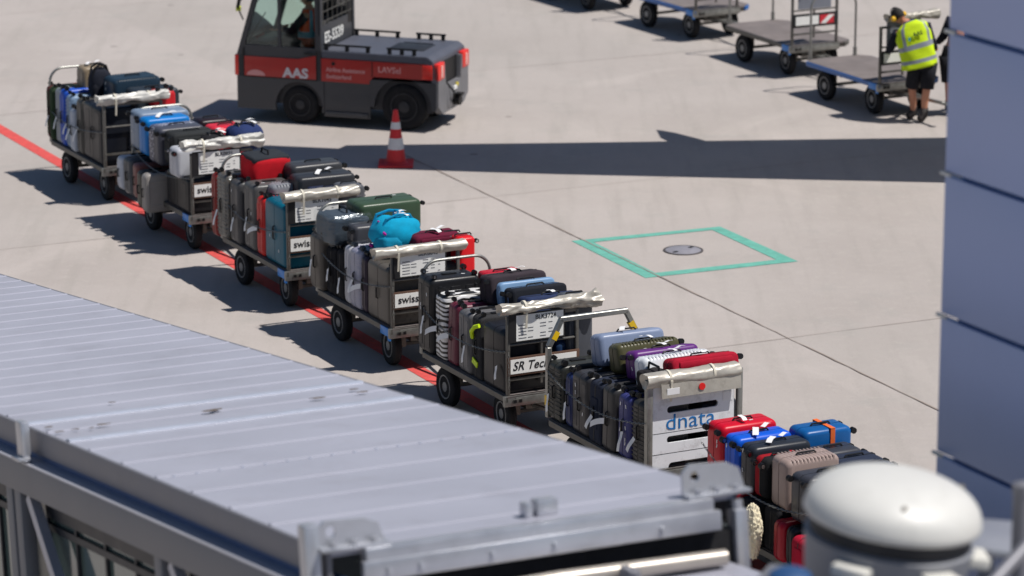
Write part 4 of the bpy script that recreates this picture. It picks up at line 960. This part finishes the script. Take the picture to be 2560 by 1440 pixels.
# ------------------------------------------------------------ people
def skinbody(name, verts, edges, mat, parent, lv=2):
    """one continuous skinned figure; verts: name -> (x, y, z, rx[, ry])"""
    bm = bmesh.new(); ly = bm.verts.layers.skin.verify(); vm = {}
    for i, (k, v) in enumerate(verts.items()):
        q = bm.verts.new(v[:3]); q[ly].radius = (v[3], v[4] if len(v) > 4 else v[3]); q[ly].use_root = (i == 0); vm[k] = q
    for a, c in edges: bm.edges.new((vm[a], vm[c]))
    me = bpy.data.meshes.new(name); bm.to_mesh(me); bm.free()
    o = bpy.data.objects.new(name, me); C.objects.link(o)
    o.modifiers.new('s', 'SKIN').use_smooth_shade = True; ss = o.modifiers.new('u', 'SUBSURF'); ss.levels = ss.render_levels = lv
    dg = bpy.context.evaluated_depsgraph_get(); m2 = bpy.data.meshes.new_from_object(o.evaluated_get(dg)); bpy.data.objects.remove(o)
    m2.name = name; m2.materials.clear()
    return link(name, m2, mat, parent, sharp=None)
def chainedges(*names): return list(zip(names, names[1:]))
def hand(parent, p, d, side, mat=skin):
    """palm and five fingers at p pointing along d"""
    d = Vector(d).normalized(); s_ = Vector(side).normalized(); nrm = d.cross(s_)
    v, e = {}, []
    p = Vector(p); v['w'] = (*p, .024, .02); v['p'] = (*(p+d*.05), .034, .017); e.append(('w', 'p'))
    o = skinbody('hand', {**v, 'k': (*(p+d*.085), .034, .014)}, e+[('p', 'k')], mat, parent, 1)
    for i, (off, ln) in enumerate(((-.030, .062), (-.010, .074), (.010, .070), (.029, .054))):
        a = p+d*.085+s_*off; m1 = a+d*ln*.5-nrm*.008; m2 = a+d*ln*.85-nrm*.03
        skinbody('finger', {'a': (*a, .009), 'b': (*m1, .0085), 'c': (*m2, .007)}, chainedges('a', 'b', 'c'), mat, o, 1)
    a = p+d*.03-s_*.03; skinbody('thumb', {'a': (*a, .011), 'b': (*(a-s_*.022+d*.025), .010), 'c': (*(a-s_*.03+d*.05-nrm*.01), .008)}, chainedges('a', 'b', 'c'), mat, o, 1)
def head_at(parent, p, rot, hairmat=hair, cap=None, s=1.0):
    """head with face; local +Y is the way it looks"""
    b = B(); t = bmesh.new(); bmesh.ops.create_uvsphere(t, u_segments=28, v_segments=20, radius=1)
    for v in t.verts:
        x, y, z = v.co; k = 1
        xx, yy, zz = x*.076, y*.098, z*.115
        if z < 0: xx *= 1-.28*(-z)**1.3; yy *= 1-.18*(-z)
        if y > .5 and -.35 < z < .15: yy += .002
        v.co = (xx, yy, zz)
    b.merge(t)
    b.box((0, .101, -.018), (.024, .032, .042), rot=(R(-14), 0, 0), bev=.010, seg=3)          # nose
    b.box((0, .089, -.062), (.046, .014, .012), bev=.005, seg=2, mi=1)                          # mouth
    for sx in (-1, 1):
        b.box((sx*.078, -.005, -.01), (.014, .034, .058), bev=.006, seg=2)                       # ears
        b.box((sx*.031, .090, .008), (.024, .010, .011), bev=.004, seg=2, mi=2); b.box((sx*.031, .094, .008), (.010, .008, .010), bev=.003, mi=3)
        b.box((sx*.031, .094, .027), (.032, .008, .006), bev=.002, mi=3)
    m = Matrix.Translation(Vector(p)) @ Euler(rot).to_matrix().to_4x4() @ Matrix.Scale(s, 4)
    bmesh.ops.transform(b.bm, matrix=m, verts=b.bm.verts)
    h = b.ob('head', [skin, M('lips', (150, 84, 76), .5), white, hair], parent, sharp=.9)
    b = B(); t = bmesh.new(); bmesh.ops.create_uvsphere(t, u_segments=28, v_segments=20, radius=1)
    for v in t.verts:
        x, y, z = v.co; nn = noise.noise(Vector((x*4, y*4, z*4)))*.004; v.co = (x*(.082+nn), y*(.102+nn)-.004, z*(.119+nn)+.004)
    bmesh.ops.delete(t, geom=[v for v in t.verts if (v.co.y > .03 and v.co.z < .055) or v.co.z < -.055], context='VERTS')
    b.merge(t); bmesh.ops.transform(b.bm, matrix=m, verts=b.bm.verts); b.ob('hair', hairmat, parent, sharp=None)
    return m
def limb_mesh(name, pts, mat, parent, seg=14):
    b = B(); b.tube([p[:3] for p in pts], [p[3] for p in pts], seg); return b.ob(name, mat, parent, sharp=None)
def loft(name, rings, mats, parent, n=32, mfun=None, rows=3):
    """rings: (centre, right-vector, half width, depth-vector, half depth)"""
    b = B(); R_ = []
    ex = []
    for A, D in zip(rings, rings[1:]):
        for k in range(rows):
            t = k/rows; ex.append(tuple((Vector(p)*(1-t)+Vector(q)*t) if not isinstance(p, (int, float)) else p*(1-t)+q*t for p, q in zip(A, D)))
    ex.append(rings[-1])
    for i, (c, rv, rw_, dv, dw) in enumerate(ex):
        c, rv, dv = Vector(c), Vector(rv), Vector(dv); ring = []
        for k in range(n):
            a = 2*math.pi*k/n; ca, sa = math.cos(a), math.sin(a)
            f = 1+.02*noise.noise(Vector((ca*3, sa*3, i*.5)))+.025*math.sin(5*a+i*.7)*(.3+.7*(1-i/len(ex)))
            ring.append(b.bm.verts.new(c+rv*rw_*f*math.copysign(abs(ca)**.8, ca)+dv*dw*f*math.copysign(abs(sa)**.8, sa)))
        R_.append(ring)
    for i, (A, D) in enumerate(zip(R_, R_[1:])):
        for k in range(n):
            f = b.bm.faces.new((A[k], A[(k+1) % n], D[(k+1) % n], D[k])); f.material_index = mfun(i/(len(R_)-1), k/n) if mfun else 0
    b.bm.faces.new(R_[0][::-1]); b.bm.faces.new(R_[-1])
    return b.ob(name, mats, parent, sharp=None)
navy = soft((34, 38, 56)); shorts = soft((40, 42, 50)); boots = M('boots', (46, 40, 40), .7, 0, .1)
lime = M('hi_vis_lime', (206, 236, 14), .75, 0, .06, 8, .3, 120); grey_band = M('reflective_tape', (150, 156, 168), .35, .2, .05)
lime_b = lime
def worker(origin, label, s=1, vest=True, mir=1):
    p = thing('person', label, 'person', mat=Matrix.Translation(origin) @ Matrix.Diagonal((mir, 1, 1, 1)))
    V = {'pel': (.0, .0, .86, .125, .10), 'wai': (-.04, .03, 1.0, .13, .10), 'che': (-.12, .07, 1.20, .155, .115), 'nck': (-.21, .13, 1.38, .07, .07), 'hd': (-.29, .18, 1.42, .062),
         'hpR': (.09, .0, .83, .09), 'knR': (.06, -.02, .48, .058), 'caR': (.045, .02, .34, .058), 'anR': (.04, .03, .09, .040), 'toR': (-.04, .0, .04, .035),
         'hpL': (-.09, .02, .83, .09), 'knL': (-.13, .12, .48, .058), 'caL': (-.11, .16, .33, .057), 'anL': (-.09, .22, .09, .040), 'toL': (-.18, .2, .04, .035),
         'shL': (-.34, .12, 1.25, .058), 'elL': (-.43, .22, 1.02, .043), 'wrL': (-.45, .36, .93, .028),
         'shR': (.03, .08, 1.37, .058), 'elR': (.14, .12, 1.10, .043), 'wrR': (.20, .30, .98, .028)}
    E_ = chainedges('pel', 'wai', 'che', 'nck', 'hd')+chainedges('pel', 'hpR', 'knR', 'caR', 'anR', 'toR')+chainedges('pel', 'hpL', 'knL', 'caL', 'anL', 'toL')+chainedges('che', 'shL', 'elL', 'wrL')+chainedges('che', 'shR', 'elR', 'wrR')
    skinbody('body', V, E_, skin, p)
    hand(p, (-.455, .375, .925), (-.2, 1, -.35), (1, .2, 0)); hand(p, (.205, .315, .975), (.1, 1, -.3), (1, 0, 0))
    head_at(p, (-.335, .215, 1.47), (R(-38), R(-16), R(35)))
    # sleeves, shorts, boots
    for k in 'LR':
        a, e, w_ = Vector(V['sh'+k][:3]), Vector(V['el'+k][:3]), Vector(V['wr'+k][:3])
        limb_mesh('sleeve', [(*a, .078), (*a.lerp(e, .5), .066), (*e, .058), (*e.lerp(w_, .5), .05), (*e.lerp(w_, .75), .046)], navy, p)
        h, kn = Vector(V['hp'+k][:3]), Vector(V['kn'+k][:3]); an = Vector(V['an'+k][:3]); to = Vector(V['to'+k][:3])
        limb_mesh('trouser_leg', [(*(h+Vector((0, 0, .03))), .118), (*h.lerp(kn, .4), .105), (*h.lerp(kn, .96), .098)], shorts, p)
        limb_mesh('boot', [(*(an+Vector((0, 0, .12))), .056), (*(an+Vector((0, 0, .02))), .056), (*an.lerp(to, .5), .055), (*(to+Vector((0, 0, .008))), .042)], boots, p)
    loft('shorts', [((.0, .0, .76), (1, 0, 0), .17, (0, 1, 0), .12), ((-.01, .01, .86), (1, 0, 0), .18, (0, 1, 0), .13), ((-.03, .03, .98), (1, 0, .1), .165, (0, 1, -.1), .12)], shorts, p)
    loft('shirt', [((-.08, .05, 1.08), (1, 0, .3), .16, (0, 1, -.2), .115), ((-.15, .1, 1.30), (1, 0, .4), .19, (0, 1, -.4), .105), ((-.20, .125, 1.40), (1, 0, .4), .075, (0, 1, -.5), .07)], M('shirt_blue', (36, 58, 116), .8, 0, .1), p)
    if vest:
        rg = [((-.045, .02, .80), (1, 0, .22), .245, (0, 1, 0), .165), ((-.06, .03, .92), (1, 0, .25), .235, (0, 1, -.05), .155), ((-.10, .05, 1.08), (1, 0, .30), .235, (0, 1, -.15), .15),
              ((-.135, .08, 1.22), (1, 0, .36), .235, (0, 1, -.3), .145), ((-.165, .10, 1.33), (1, 0, .38), .205, (0, 1, -.4), .12), ((-.19, .115, 1.385), (1, 0, .4), .12, (0, 1, -.45), .09)]
        def mf(t, u):
            if .10 < t < .20 or .32 < t < .42: return 1
            if t >= .42 and (abs(u-.64) < .02 or abs(u-.87) < .02 or abs(u-.13) < .02 or abs(u-.37) < .02): return 1
            return 0
        loft('safety_vest', rg, [lime, grey_band], p, n=52, mfun=mf, rows=5)
        text('AAS', .075, M('vest_ink', (60, 90, 30), .7), p, facing((-.15, -.095, 1.235), (1, .0, .32), (-.3, .3, 1)), bold=.003)
        b = B(); b.box((-.205, -.10, 1.20), (.03, .004, .05)); b.ob('badge', M('cyan_patch', (70, 190, 200), .6), p)
    # ear defenders over a black cap
    hm = Matrix.Translation((-.335, .215, 1.47)) @ Euler((R(-38), R(-16), R(35))).to_matrix().to_4x4()
    b = B(); b.tube([(.10*math.cos(a), .0, .0+.135*math.sin(a)) for a in [R(k) for k in range(0, 181, 15)]], .008, 6)
    for sx in (-1, 1): b.cyl((sx*.078, 0, -.01), (sx*.118, 0, -.01), .042, 16, mi=1, r2=.034)
    bmesh.ops.transform(b.bm, matrix=hm, verts=b.bm.verts); b.ob('ear_defenders', [blackp, M('ear_yellow', (226, 176, 20), .4)], p)
    return p
if True:
    worker(P(2303, 308), 'bending ground worker in a lime yellow safety vest, shorts and yellow ear defenders')
    w2 = worker(P(2379, 290), 'second ground worker in dark navy clothes mostly hidden behind the blue panelled wall', vest=False, mir=-1)
# driver
dv = thing('person', 'tractor driver in an orange vest sitting behind the tractor window', 'person', mat=tr_.matrix_world @ Matrix.Translation((.78, W*.42, .92)))
V = {'pel': (.02, 0, .06, .12, .1), 'che': (.06, 0, .36, .145, .11), 'nck': (.05, 0, .54, .06), 'hd': (.03, 0, .60, .055), 'hR': (-.02, -.1, .05, .08), 'kR': (-.38, -.12, .06, .06), 'aR': (-.45, -.12, -.28, .04), 'tR': (-.53, -.12, -.31, .035),
     'hL': (-.02, .1, .05, .08), 'kL': (-.38, .12, .06, .06), 'aL': (-.45, .12, -.28, .04), 'tL': (-.53, .12, -.31, .035), 'sR': (.06, -.18, .46, .055), 'eR': (-.12, -.22, .26, .042), 'wR': (-.30, -.16, .26, .028), 'sL': (.06, .18, .46, .055), 'eL': (-.12, .22, .26, .042), 'wL': (-.30, .16, .26, .028)}
skinbody('body', V, chainedges('pel', 'che', 'nck', 'hd')+chainedges('pel', 'hR', 'kR', 'aR', 'tR')+chainedges('pel', 'hL', 'kL', 'aL', 'tL')+chainedges('che', 'sR', 'eR', 'wR')+chainedges('che', 'sL', 'eL', 'wL'), skin, dv)
head_at(dv, (.02, 0, .68), (0, 0, R(90)))
for q in (-1, 1):
    hand(dv, (-.305, q*.15, .262), (-.9, 0, -.2), (0, 1, 0))
    limb_mesh('sleeve', [(.06, q*.18, .46, .07), (-.12, q*.22, .26, .055), (-.24, q*.18, .26, .045)], navy, dv); limb_mesh('trouser_leg', [(-.0, q*.1, .06, .11), (-.38, q*.12, .07, .085), (-.45, q*.12, -.22, .07)], shorts, dv)
def mo(t, u): return 1 if (.16 < t < .30 or (t > .3 and (abs(u-.62) < .03 or abs(u-.88) < .03 or abs(u-.12) < .03 or abs(u-.38) < .03))) else 0
loft('safety_vest', [((.03, 0, .04), (0, 1, 0), .175, (1, 0, 0), .145), ((.05, 0, .25), (0, 1, 0), .185, (1, 0, 0), .14), ((.06, 0, .42), (0, 1, 0), .20, (1, 0, 0), .135), ((.055, 0, .53), (0, 1, 0), .12, (1, 0, 0), .09)], [M('hi_vis_orange', (240, 84, 24), .7, 0, .05), M('tape_blue', (110, 160, 176), .4)], dv, mfun=mo, rows=5)

# ------------------------------------------------------------ boarding bridge (local x: across, y: away down its slope, z: up from the roof)
z0 = 3.9; AZB = R(-25.0); SL = -.14
A0 = P(825, 1377, z0); dd = Vector((math.sin(AZB), math.cos(AZB), SL)).normalized(); ee = Vector((math.cos(AZB), -math.sin(AZB), 0)); nn_ = ee.cross(dd).normalized()
mb = Matrix.Translation(A0) @ Matrix((ee, dd, nn_)).transposed().to_4x4()
br = thing('boarding_bridge', 'long pale grey passenger boarding bridge with ribbed metal roof in the foreground', 'boarding bridge', mat=mb)
BWD, BLN = 2.6, 17.0
roofm = M('bridge_roof', (167, 168, 180), .45, .12, .09, .9, .06, 5, dirt=.16)
steelb = M('bridge_steel', (128, 128, 134), .5, .3, .06, 3, dirt=.08); alu = M('bright_alu', (186, 188, 194), .3, .55, .1, 5, .1, 20, dirt=.12)
b = B(); b.box((BWD/2, BLN/2, -.02), (BWD, BLN, .04)); b.ob('roof', roofm, br)
y = .30; k = 0
b = B(); seams = B()
while y < BLN-.1:
    heavy = k in (7, 9)
    (seams if heavy else b).prism([(y-.030, .0005), (y-.014, .009), (y+.014, .009), (y+.028, .0005)] if not heavy else [(y-.04, .0005), (y-.035, .014), (y+.03, .014), (y+.045, .0005)], .012, BWD-.012, 'X')
    y += .47 if y > 4.2 else .68; k += 1
b.ob('roof_rib', M('rib_pale', (173, 174, 186), .4, .12, .07, .9, dirt=.1), br); seams.ob('roof_seam', M('seam_pale', (176, 182, 196), .35, .2, .1, 4, dirt=.15), br)
b = B(); rnd = random.Random(12)                     # patches of grime and droppings lying on the roof
for (u, v, s_) in ((120, 1073, .05), (147, 1085, .05), (190, 1078, .04), (229, 1075, .03), (258, 1066, .07), (527, 1032, .08), (545, 1028, .06), (795, 1000, .08), (885, 978, .06), (905, 985, .05), (278, 1011, .04)):
    inv = mb.inverted(); o_ = inv @ Vector((0, 0, HC)); r_ = inv.to_3x3() @ ray(u, v); t_ = (.006-o_.z)/r_.z; q = o_+r_*t_
    pts = []
    for k in range(9):
        a = 2*math.pi*k/9; rr = s_*rnd.uniform(.3, .8); pts.append((q.x+rr*math.cos(a)*1.3, q.y+rr*.55*math.sin(a), .024))
    b.prism([(p_[0], p_[1]) for p_ in pts], .0205, .024, 'Z')
b.ob('debris', M('moss', (92, 78, 62), .9, 0, .3, 30, .5), br)
b = B(); b.box((-.006, BLN/2, -.085), (.03, BLN, .17), bev=.004); b.ob('roof_fascia', steelb, br)
b = B(); b.box((BWD+.006, BLN/2, -.085), (.03, BLN, .17), bev=.004); b.ob('roof_fascia', steelb, br)
b = B(); b.box((.05, 5.5, -.20), (.10, 11, .06)); b.ob('roof_gap', M('bridge_blue_steel', (60, 92, 140), .5, .2, .08), br)
b = B(); b.box((-.05, 5.5, -.34), (.16, 11, .22), bev=.006); b.ob('side_beam', M('beam_grey', (126, 126, 130), .55, .25, .05, 2, dirt=.06), br)
b = B(); b.box((-.055, 5.5, -.222), (.15, 11, .012)); b.ob('beam_flange', M('flange_pale', (176, 178, 188), .4, .3, .06, 3), br)
wm = M('tunnel_wall', (96, 104, 104), .25, .1, .1, 1.5)
b = B()
b.box((.12, 5, -1.35), (.05, 10, 2.0)); b.box((BWD-.05, 5, -1.3), (.05, 10, 2.2)); b.box((BWD/2, 5, -2.38), (BWD, 10, .1)); b.ob('wall', wm, br)
yp = (.15, 2.75, 5.75, 5.95, 8.6)
for yy in yp:
    b = B(); b.box((-.06, yy, -1.4), (.10, .14, 1.9), bev=.005); b.ob('post', MC['beam_grey'], br)
b = B()
for (ya, yb) in ((2.60, .9), (5.60, 3.9), (8.45, 6.8)): B().beam((-.05, ya, -.48), (-.05, yb, -2.3), .07, .09).ob('brace', MC['flange_pale'], br)
tg = bpy.data.materials.new('bridge_glass'); tg.use_nodes = True; pb = tg.node_tree.nodes['Principled BSDF']; pb.inputs['Base Color'].default_value = (.10, .14, .13, 1); pb.inputs['Roughness'].default_value = .06; pb.inputs['Specular IOR Level'].default_value = .9
for (ya, yb) in ((.3, 2.55), (3.0, 5.55), (6.2, 8.4)):
    b = B(); b.box((.075, (ya+yb)/2, -1.45), (.03, yb-ya, 1.7)); wv = b.ob('side_window', tg, br)
    b = B()
    for q in range(5): b.box((.05, ya+(yb-ya)*(q+.0)/4, -1.45), (.03, .035, 1.7))
    b.box((.05, (ya+yb)/2, -.58), (.04, yb-ya, .10)); b.box((.045, (ya+yb)/2, -.70), (.03, yb-ya, .05))
    b.ob('window_frame', MC['tractor_dark'], wv)
b = B()
for yv in (2.98, 4.38):
    for k in range(16): b.cyl((.12+k*.157, yv, .0), (.12+k*.157, yv, .006), .012, 6)
b.ob('rivet_row', MC['seam_pale'], br)
# lifting lugs with holes
def lug(p, wdt, ht, ang=0, hole=True):
    b = B(); n = 20; hr = .032; hx_, hz_ = -wdt*.30, ht*.62
    out = [(-wdt/2, 0), (-wdt/2, ht*.75), (-wdt/2+.05, ht), (wdt/2-.12, ht*.92), (wdt/2-.04, ht*.72), (wdt/2, 0)]
    t = bmesh.new(); ang_ = [math.atan2(z_-hz_, x_-hx_) for x_, z_ in out]
    # plate = fan strips between the outline and the hole
    N = 36
    def outline(a):
        best = None
        for (x1, z1), (x2, z2) in zip(out, out[1:]+out[:1]):
            dx_, dz_ = x2-x1, z2-z1; det = math.cos(a)*(-dz_)-math.sin(a)*(-dx_)
            if abs(det) < 1e-9: continue
            rx, rz = x1-hx_, z1-hz_; tt = (rx*(-dz_)-rz*(-dx_))/det; ss_ = (math.cos(a)*rz-math.sin(a)*rx)/det
            if tt > 0 and -1e-6 <= ss_ <= 1+1e-6 and (best is None or tt < best): best = tt
        return best or .05
    angs = sorted([2*math.pi*k/N-math.pi for k in range(N)]+ang_); m_ = len(angs); L_ = []
    for yv in (-.012, .012):
        ins = [t.verts.new((hx_+hr*math.cos(a), yv, hz_+hr*math.sin(a))) for a in angs]; ou_ = [t.verts.new((hx_+outline(a)*math.cos(a), yv, hz_+outline(a)*math.sin(a))) for a in angs]; L_.append((ins, ou_))
        for k in range(m_): t.faces.new((ins[k], ins[(k+1) % m_], ou_[(k+1) % m_], ou_[k]))
    for j in (0, 1):
        for k in range(m_): t.faces.new((L_[0][j][k], L_[0][j][(k+1) % m_], L_[1][j][(k+1) % m_], L_[1][j][k]))
    b.merge(t)
    b.box((0, -.04, .012), (wdt, .10, .024), bev=.004)
    for q in (-.3, .0, .3): b.cyl((q*wdt, -.05, .024), (q*wdt, -.05, .05), .022, 8)
    b.ob('lifting_lug', alu, br, p, (0, 0, ang))
inv = mb.inverted(); o_ = inv @ Vector((0, 0, HC)); r_ = inv.to_3x3() @ ray(6, 672); fl_ = o_+r_*(-o_.z/r_.z); lug((BWD-.1, fl_.y, .0), .30, .19)
lug((.14, .02, .0), .42, .17); lug((BWD-.12, .02, .0), .42, .2); 
b = B(); b.box((-.10, .06, -.12), (.10, .12, .56), bev=.02); b.ob('end_bracket', alu, br)
b = B(); b.box((-.11, 5.5, -.05), (.07, .14, .26), bev=.02); b.box((-.13, 5.5, -.19), (.1, .18, .03), bev=.01); b.ob('edge_bracket', alu, br)
# end portal of the wide section, and the narrower section that slides out of it
b = B(); b.box((BWD/2, -.05, -.05), (BWD-.36, .10, .10), bev=.012); b.box((BWD/2, -.10, -.13), (BWD-.30, .06, .12), bev=.01)
for q in (.3, .5, .95, 1.35, 2.05): b.cyl((q, -.13, -.13), (q, -.16, -.13), .018, 8)
b.box((BWD+.0, -.04, -.30), (.09, .12, .42), bev=.015); b.cyl((BWD+.0, -.04, -.1), (BWD+.0, -.04, -.04), .035, 10)
b.ob('end_portal', alu, br)
b = B(); b.box((BWD/2-.0, -.03, -.34), (BWD-.1, .06, .26)); b.ob('portal_dark_gap', rubber, br)  # black block stands in for the shaded gap below the portal
b = B(); b.box((1.42, .14, .05), (.14, .10, .10), bev=.012); b.box((1.30, .14, .045), (.05, .09, .09), bev=.01); b.ob('roof_lamp_box', alu, br)
b = B(); b.box((BWD/2+.05, -2.2, -.42), (BWD-.3, 4.4, .05)); b.ob('inner_roof', roofm, br)
b = B(); b.tube([(.2, -.24, -.33), (BWD/2, -.24, -.31), (BWD-.2, -.24, -.33)], .05, 12); b.ob('cable_pipe', M('pipe_warm', (176, 168, 158), .35, .4, .1), br)
b = B(); b.box((1.72, -.32, -.34), (.09, .2, .12), bev=.03); b.cyl((1.72, -.42, -.40), (1.72, -.42, -.30), .03, 10); b.ob('pipe_clamp', steelb, br)
for q in (0, 1):
    b = B(); xx = .22 if q == 0 else BWD-.12
    b.box((xx, -2.2, -.56), (.05, 4.4, .26)); b.ob('inner_side_rail', steelb, br)
# bridge support far down its length
b = B(); b.box((BWD/2, 8.6, -2.48), (1.2, .5, .1)); b.ob('support_head', steelb, br)

# ------------------------------------------------------------ panelled wall at the right
c0 = PD(2357, 580, 22.0); wd_ = Vector((.465, -.885, 0)); wn = Vector((-.885, -.465, 0))
mw = Matrix.Translation((c0.x, c0.y, 0)) @ Matrix((wd_, -wn, Vector((0, 0, 1)))).transposed().to_4x4()
pw = thing('panelled_wall', 'tall blue grey wall clad in large metal panels at the right edge', 'wall', mat=mw)
pmt = M('cladding_blue_grey', (160, 174, 212), .42, .25, .07, .45, .03, 3, dirt=.06)
def zat(v): return PD(2357, v, 22.0).z
zs = [zat(v) for v in (-260, 78, 433, 787, 1132, 1480, 1830, 2180, 2530, 2880)]; zs = [max(.1, z) for z in zs]
for za, zb in zip(zs, zs[1:]):
    if za-zb < .2: continue
    b = B(); b.box((2.0, .03, (za+zb)/2), (4.0, .06, za-zb-.028), bev=.01); b.ob('wall_panel', pmt, pw)
b = B(); b.box((2.05, .15, zs[0]/2), (3.9, .176, zs[0]-.05)); b.ob('wall_core', M('core_blue', (120, 152, 196), .6, 0, .05), pw)
b = B()
for z in zs[1:-1]: b.box((.02, -.004, z), (.10, .02, .02))  # added white tabs paint the bright glint at each joint end
b.ob('joint_glint', M('glint_white', (220, 216, 206), .5), pw)

# ------------------------------------------------------------ rounded roof vent in the near right corner
dcp = PD(2232, 1284, 17.0)
sc_ = 1/FP*math.hypot(17.0, HC-dcp.z)               # metres per photo pixel there
rv = thing('roof_vent', 'large round white dome cap of a roof vent in the near right corner', 'roof vent', mat=Matrix.Translation(dcp) @ Euler((R(0), R(7), 0)).to_matrix().to_4x4())
rd = 224*sc_
b = B(); pr = [(rd*.97, -.03), (rd*1.0, -.015), (rd*1.005, .0), (rd*.99, .03)]
for k in range(1, 15): 
    a = k/15*math.pi/2; pr.append((rd*.985*math.cos(a)**.72,     .03+.172*math.sin(a)**1.15))
pr.append((.002, .203)); b.lathe(pr, 64); b.lathe([(rd*.93, -.025), (rd*.93, -.031), (.01, -.031)], 48)
b.ob('dome', M('vent_white', (208, 207, 202), .42, 0, .05, 2.5, .02, 20, dirt=.12, coat=.1), rv, sharp=.9)
for a in (-90, 20, 150): 
    q = Vector((math.cos(R(a))*rd*.80, math.sin(R(a))*rd*.80, .112)); B().cyl(q, q+Vector((q.x*.02, q.y*.02, .035)), .012, 10).ob('screw', M('screw_grey', (150, 142, 130), .5, .2), rv)
b = B(); b.lathe([(rd*.90, -.13), (rd*.92, -.03)], 48); b.ob('dark_collar', M('collar_black', (30, 32, 38), .6), rv)
b = B(); b.lathe([(rd*.80, -.60), (rd*.96, -.12), (rd*.88, -.10)], 48)
for a in (-118, -60, 5, 60, 120): 
    b.box((math.cos(R(a))*rd*.96, math.sin(R(a))*rd*.96, -.19), (.16, .18, .06), rot=(0, 0, R(a)), bev=.012, mi=1)
b.ob('base_ring', [M('vent_base_grey', (134, 136, 142), .5, .2, .06), M('lug_white', (214, 212, 204), .45, .05)], rv)
# equipment cabin under the vent, with pipe and stay
cb2 = PD(2250, 1440, 16.8)
ec = thing('equipment_cabin', 'grey flat roofed equipment cabin below the white dome vent', 'cabin', mat=Matrix.Translation((cb2.x, cb2.y, 0)) @ Matrix.Rotation(R(-20), 4, 'Z'))
zt = dcp.z-.5
b = B(); b.box((.1, -.3, zt-.05), (1.9, 2.0, .1), bev=.02); b.ob('roof', steelb, ec)
b = B(); b.box((.1, -.3, (zt-.1)/2), (1.75, 1.85, zt-.1)); b.ob('wall', MC['vent_base_grey'], ec)
pd = PD(2470, 1345, 17.6)
b = B(); b.box((0, 0, 0), (.34, .5, .05), bev=.02); b.box((0, 0, -.3), (.08, .1, .6)); b.box((.0, .0, -.62), (.5, .3, .04)); pl = thing('bracket_plate', 'pale grey bracket plate beside the dome vent at the right edge', 'bracket', mat=Matrix.Translation(pd) @ Matrix.Rotation(R(-15), 4, 'Z'))
b.ob('plate', alu, pl)
b = B(); q0, q1 = PD(2470, 1470, 16.0), PD(2600, 1330, 16.3); st_ = thing('stay_rod', 'grey diagonal stay rod in the lower right corner', 'stay rod', mat=Matrix.Translation(q0)); b.cyl((0, 0, 0), q1-q0, .032, 12); b.ob('rod', steelb, st_)
q2 = PD(2548, 1440, 17.2); b = B(); b.cyl((0, 0, 0), (0, 0, PD(2548, 1235, 17.2).z-q2.z), .045, 14); b.lathe([(.001, .0), (.05, 0), (.05, .05), (.001, .07)], 14, (0, 0, PD(2548, 1235, 17.2).z-q2.z)); sp_ = thing('steel_pipe', 'short upright grey pipe at the right edge before the blue wall', 'pipe', mat=Matrix.Translation(q2)); b.ob('tube', steelb, sp_)
qd = PD(1975, 1470, 16.5); b = B(); b.lathe([(.001, .10), (.06, .095), (.10, .07), (.125, .0), (.125, -.6), (.001, -.6)], 28); bd_ = thing('air_duct', 'dark blue rounded air duct at the bottom edge left of the white dome', 'duct', mat=Matrix.Translation(qd)); b.ob('cap', M('duct_blue', (38, 74, 118), .5, 0, .08), bd_)

# ------------------------------------------------------------ parked aircraft out of view; its wing tip throws the long shadow
hz = 3.1; off = Vector((math.sin(SUN_AZ), math.cos(SUN_AZ), 0))*hz/math.tan(SUN_EL)
def up_(u, v, dz=0): q = P(u, v)+off; return Vector((q.x, q.y, hz+dz))
ac = thing('parked_airplane', 'parked airplane standing out of view to the right whose wing throws the long shadow', 'airplane', mat=Matrix.Identity(4))
wgm = M('airplane_white', (225, 227, 230), .35, .05, .03)
pts = [up_(*q) for q in ((560, 378), (680, 364), (862, 372), (880, 364), (1415, 358), (2363, 345), (3300, 332), (3300, 500), (2363, 457), (1400, 436), (900, 421), (640, 405))]
b = B(); lo = [b.bm.verts.new(p_) for p_ in pts]; hi = [b.bm.verts.new(p_+Vector((0, 0, .16))) for p_ in pts]
b.bm.faces.new(lo[::-1]); b.bm.faces.new(hi)
for k in range(len(pts)): b.bm.faces.new((lo[k], lo[(k+1) % len(pts)], hi[(k+1) % len(pts)], hi[k]))
b.ob('wing', wgm, ac)
b = B(); fp_ = [up_(*q, .02) for q in ((1650, 325), (1690, 332), (1745, 346), (1800, 362), (1690, 360), (1660, 345))]
lo = [b.bm.verts.new(p_) for p_ in fp_]; hi = [b.bm.verts.new(p_+Vector((0, 0, .08))) for p_ in fp_]
b.bm.faces.new(lo[::-1]); b.bm.faces.new(hi)
for k in range(len(fp_)): b.bm.faces.new((lo[k], lo[(k+1) % len(fp_)], hi[(k+1) % len(fp_)], hi[k]))
b.ob('wing_fairing', wgm, ac)
fx = up_(3300, 400); b = B(); ax_ = Vector((.3, 1, 0)).normalized(); base_ = Vector((fx.x+1.2, fx.y, hz+.3))
prs = [(-16, .05), (-15, .7), (-13, 1.3), (-10, 1.6), (8, 1.6), (14, 1.0), (18, .3)]
b.tube([base_+ax_*h for h, r_ in prs], [r_ for h, r_ in prs], 28); b.ob('fuselage', wgm, ac)
b = B()
for h, o2 in ((-12, 0), (1, -.9), (1, .9)):
    q = base_+ax_*h+Vector((ax_.y, -ax_.x, 0))*o2; b.cyl((q.x, q.y, .3), (q.x, q.y, hz-.9), .09, 10); b.lathe([(.12, -.1), (.32, -.1), (.35, 0), (.32, .1), (.12, .1)], 24, (q.x, q.y, .35), 'Y')
b.ob('landing_gear', steel_d, ac)
